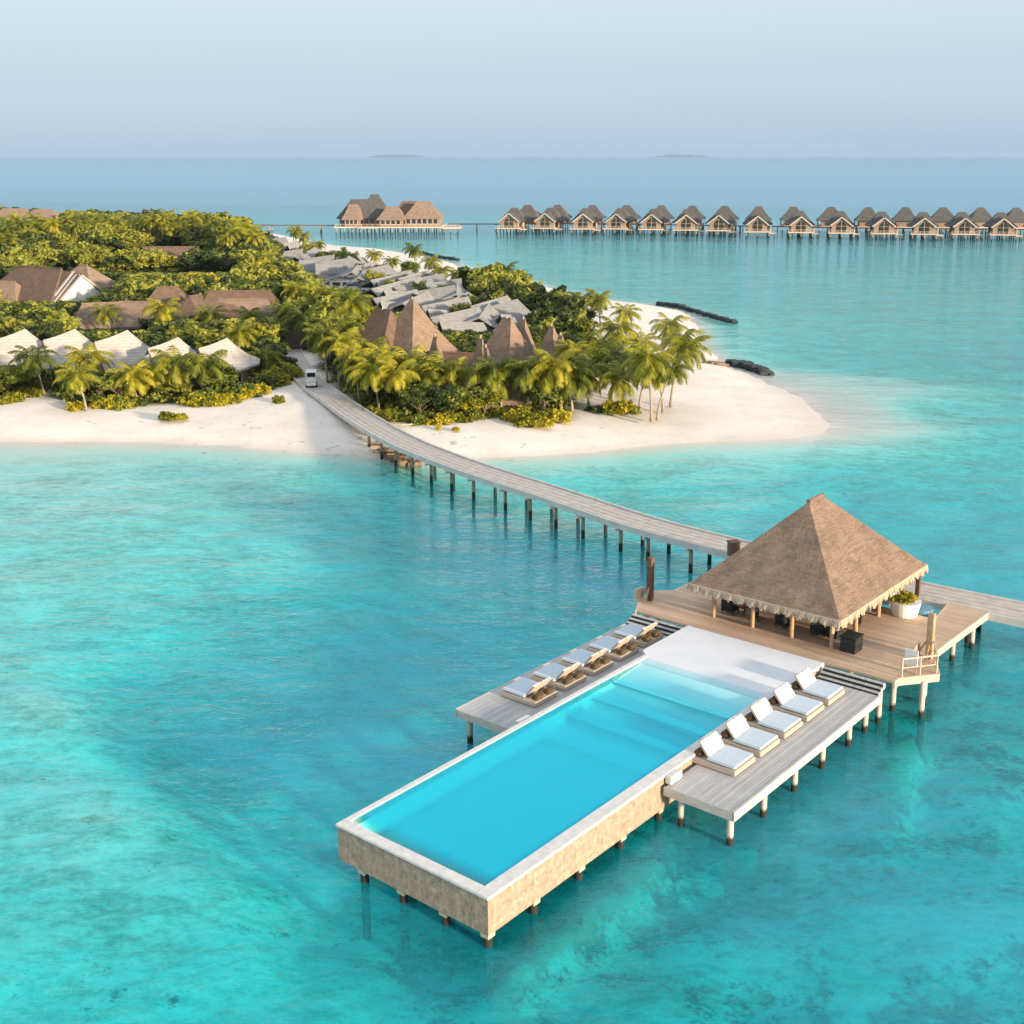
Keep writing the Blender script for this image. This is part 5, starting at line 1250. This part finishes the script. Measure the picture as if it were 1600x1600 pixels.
# ------------------------------------------------------------------ light, sky, air
SAZ, SEL = R(131), R(8.5)
sd = Vector((math.sin(SAZ)*math.cos(SEL), math.cos(SAZ)*math.cos(SEL), math.sin(SEL)))
sun = bpy.data.lights.new('sun', 'SUN'); sun.energy = 5.0; sun.angle = R(3.2); sun.color = (1.0, .78, .56)
so = bpy.data.objects.new('sun', sun); COL.objects.link(so); so.rotation_euler = sd.to_track_quat('Z', 'Y').to_euler(); so.location = (60, -30, 60)
w = bpy.data.worlds.new('World'); S.world = w; w.use_nodes = True; t = w.node_tree; t.nodes.clear()
sk = t.nodes.new('ShaderNodeTexSky'); sk.sky_type = 'NISHITA'; sk.sun_disc = False; sk.sun_elevation = SEL; sk.sun_rotation = SAZ
sk.air_density = 1.0; sk.dust_density = .6; sk.ozone_density = 2.0
tc = t.nodes.new('ShaderNodeTexCoord').outputs['Generated']
# thin high veil of cloud
sp_ = t.nodes.new('ShaderNodeSeparateXYZ'); t.links.new(tc, sp_.inputs[0])
cl = noise(t, mapping(t, tc, (1.2, 1.2, 9)), 2.2, 6, .55)
veil = mathn(t, 'MULTIPLY', ramp(t, cl, [(.35, .25), (.75, .9)]), mathn(t, 'MULTIPLY', mathn(t, 'ADD', sp_.outputs['Z'], .10), 3.2, True), True)
air = ramp(t, sp_.outputs['Z'], [(0.0, (.285, .40, .53)), (.125, (.46, .55, .62)), (.6, (.60, .66, .74))])
air = mixc(t, mathn(t, 'MULTIPLY', veil, .35), air, (.46, .52, .585))
air = mixc(t, 1.0, air, (10.0, 10.0, 10.0), 'MULTIPLY')
colr = mixc(t, .88, sk.outputs[0], air)
bg = N(t, 'ShaderNodeBackground', Strength=.085); t.links.new(colr, bg.inputs[0])
wo = t.nodes.new('ShaderNodeOutputWorld'); t.links.new(bg.outputs[0], wo.inputs[0])

HAZE = True
if HAZE:
    m, t = nt('sea_air'); pv = N(t, 'ShaderNodeVolumePrincipled'); pv.inputs['Color'].default_value = (.42, .62, .88, 1); pv.inputs['Density'].default_value = 4.5e-5; pv.inputs['Anisotropy'].default_value = 0
    o = t.nodes.new('ShaderNodeOutputMaterial'); t.links.new(pv.outputs[0], o.inputs['Volume'])
    hz = MB().box(-95000, 95000, -700, 105000, -45, 75).build('haze', m); tag(hz, 'pale haze over the sea', 'haze', kind='stuff')

S.render.engine = 'CYCLES'; S.cycles.use_adaptive_sampling = True; S.cycles.adaptive_threshold = .02
S.cycles.transparent_max_bounces = 12; S.cycles.max_bounces = 5; S.cycles.diffuse_bounces = 2; S.cycles.glossy_bounces = 2; S.cycles.volume_bounces = 0
S.view_settings.view_transform = 'Standard'; S.view_settings.look = 'None'; S.view_settings.exposure = .84; S.view_settings.gamma = 1
S.render.resolution_x = 1024; S.render.resolution_y = 1024
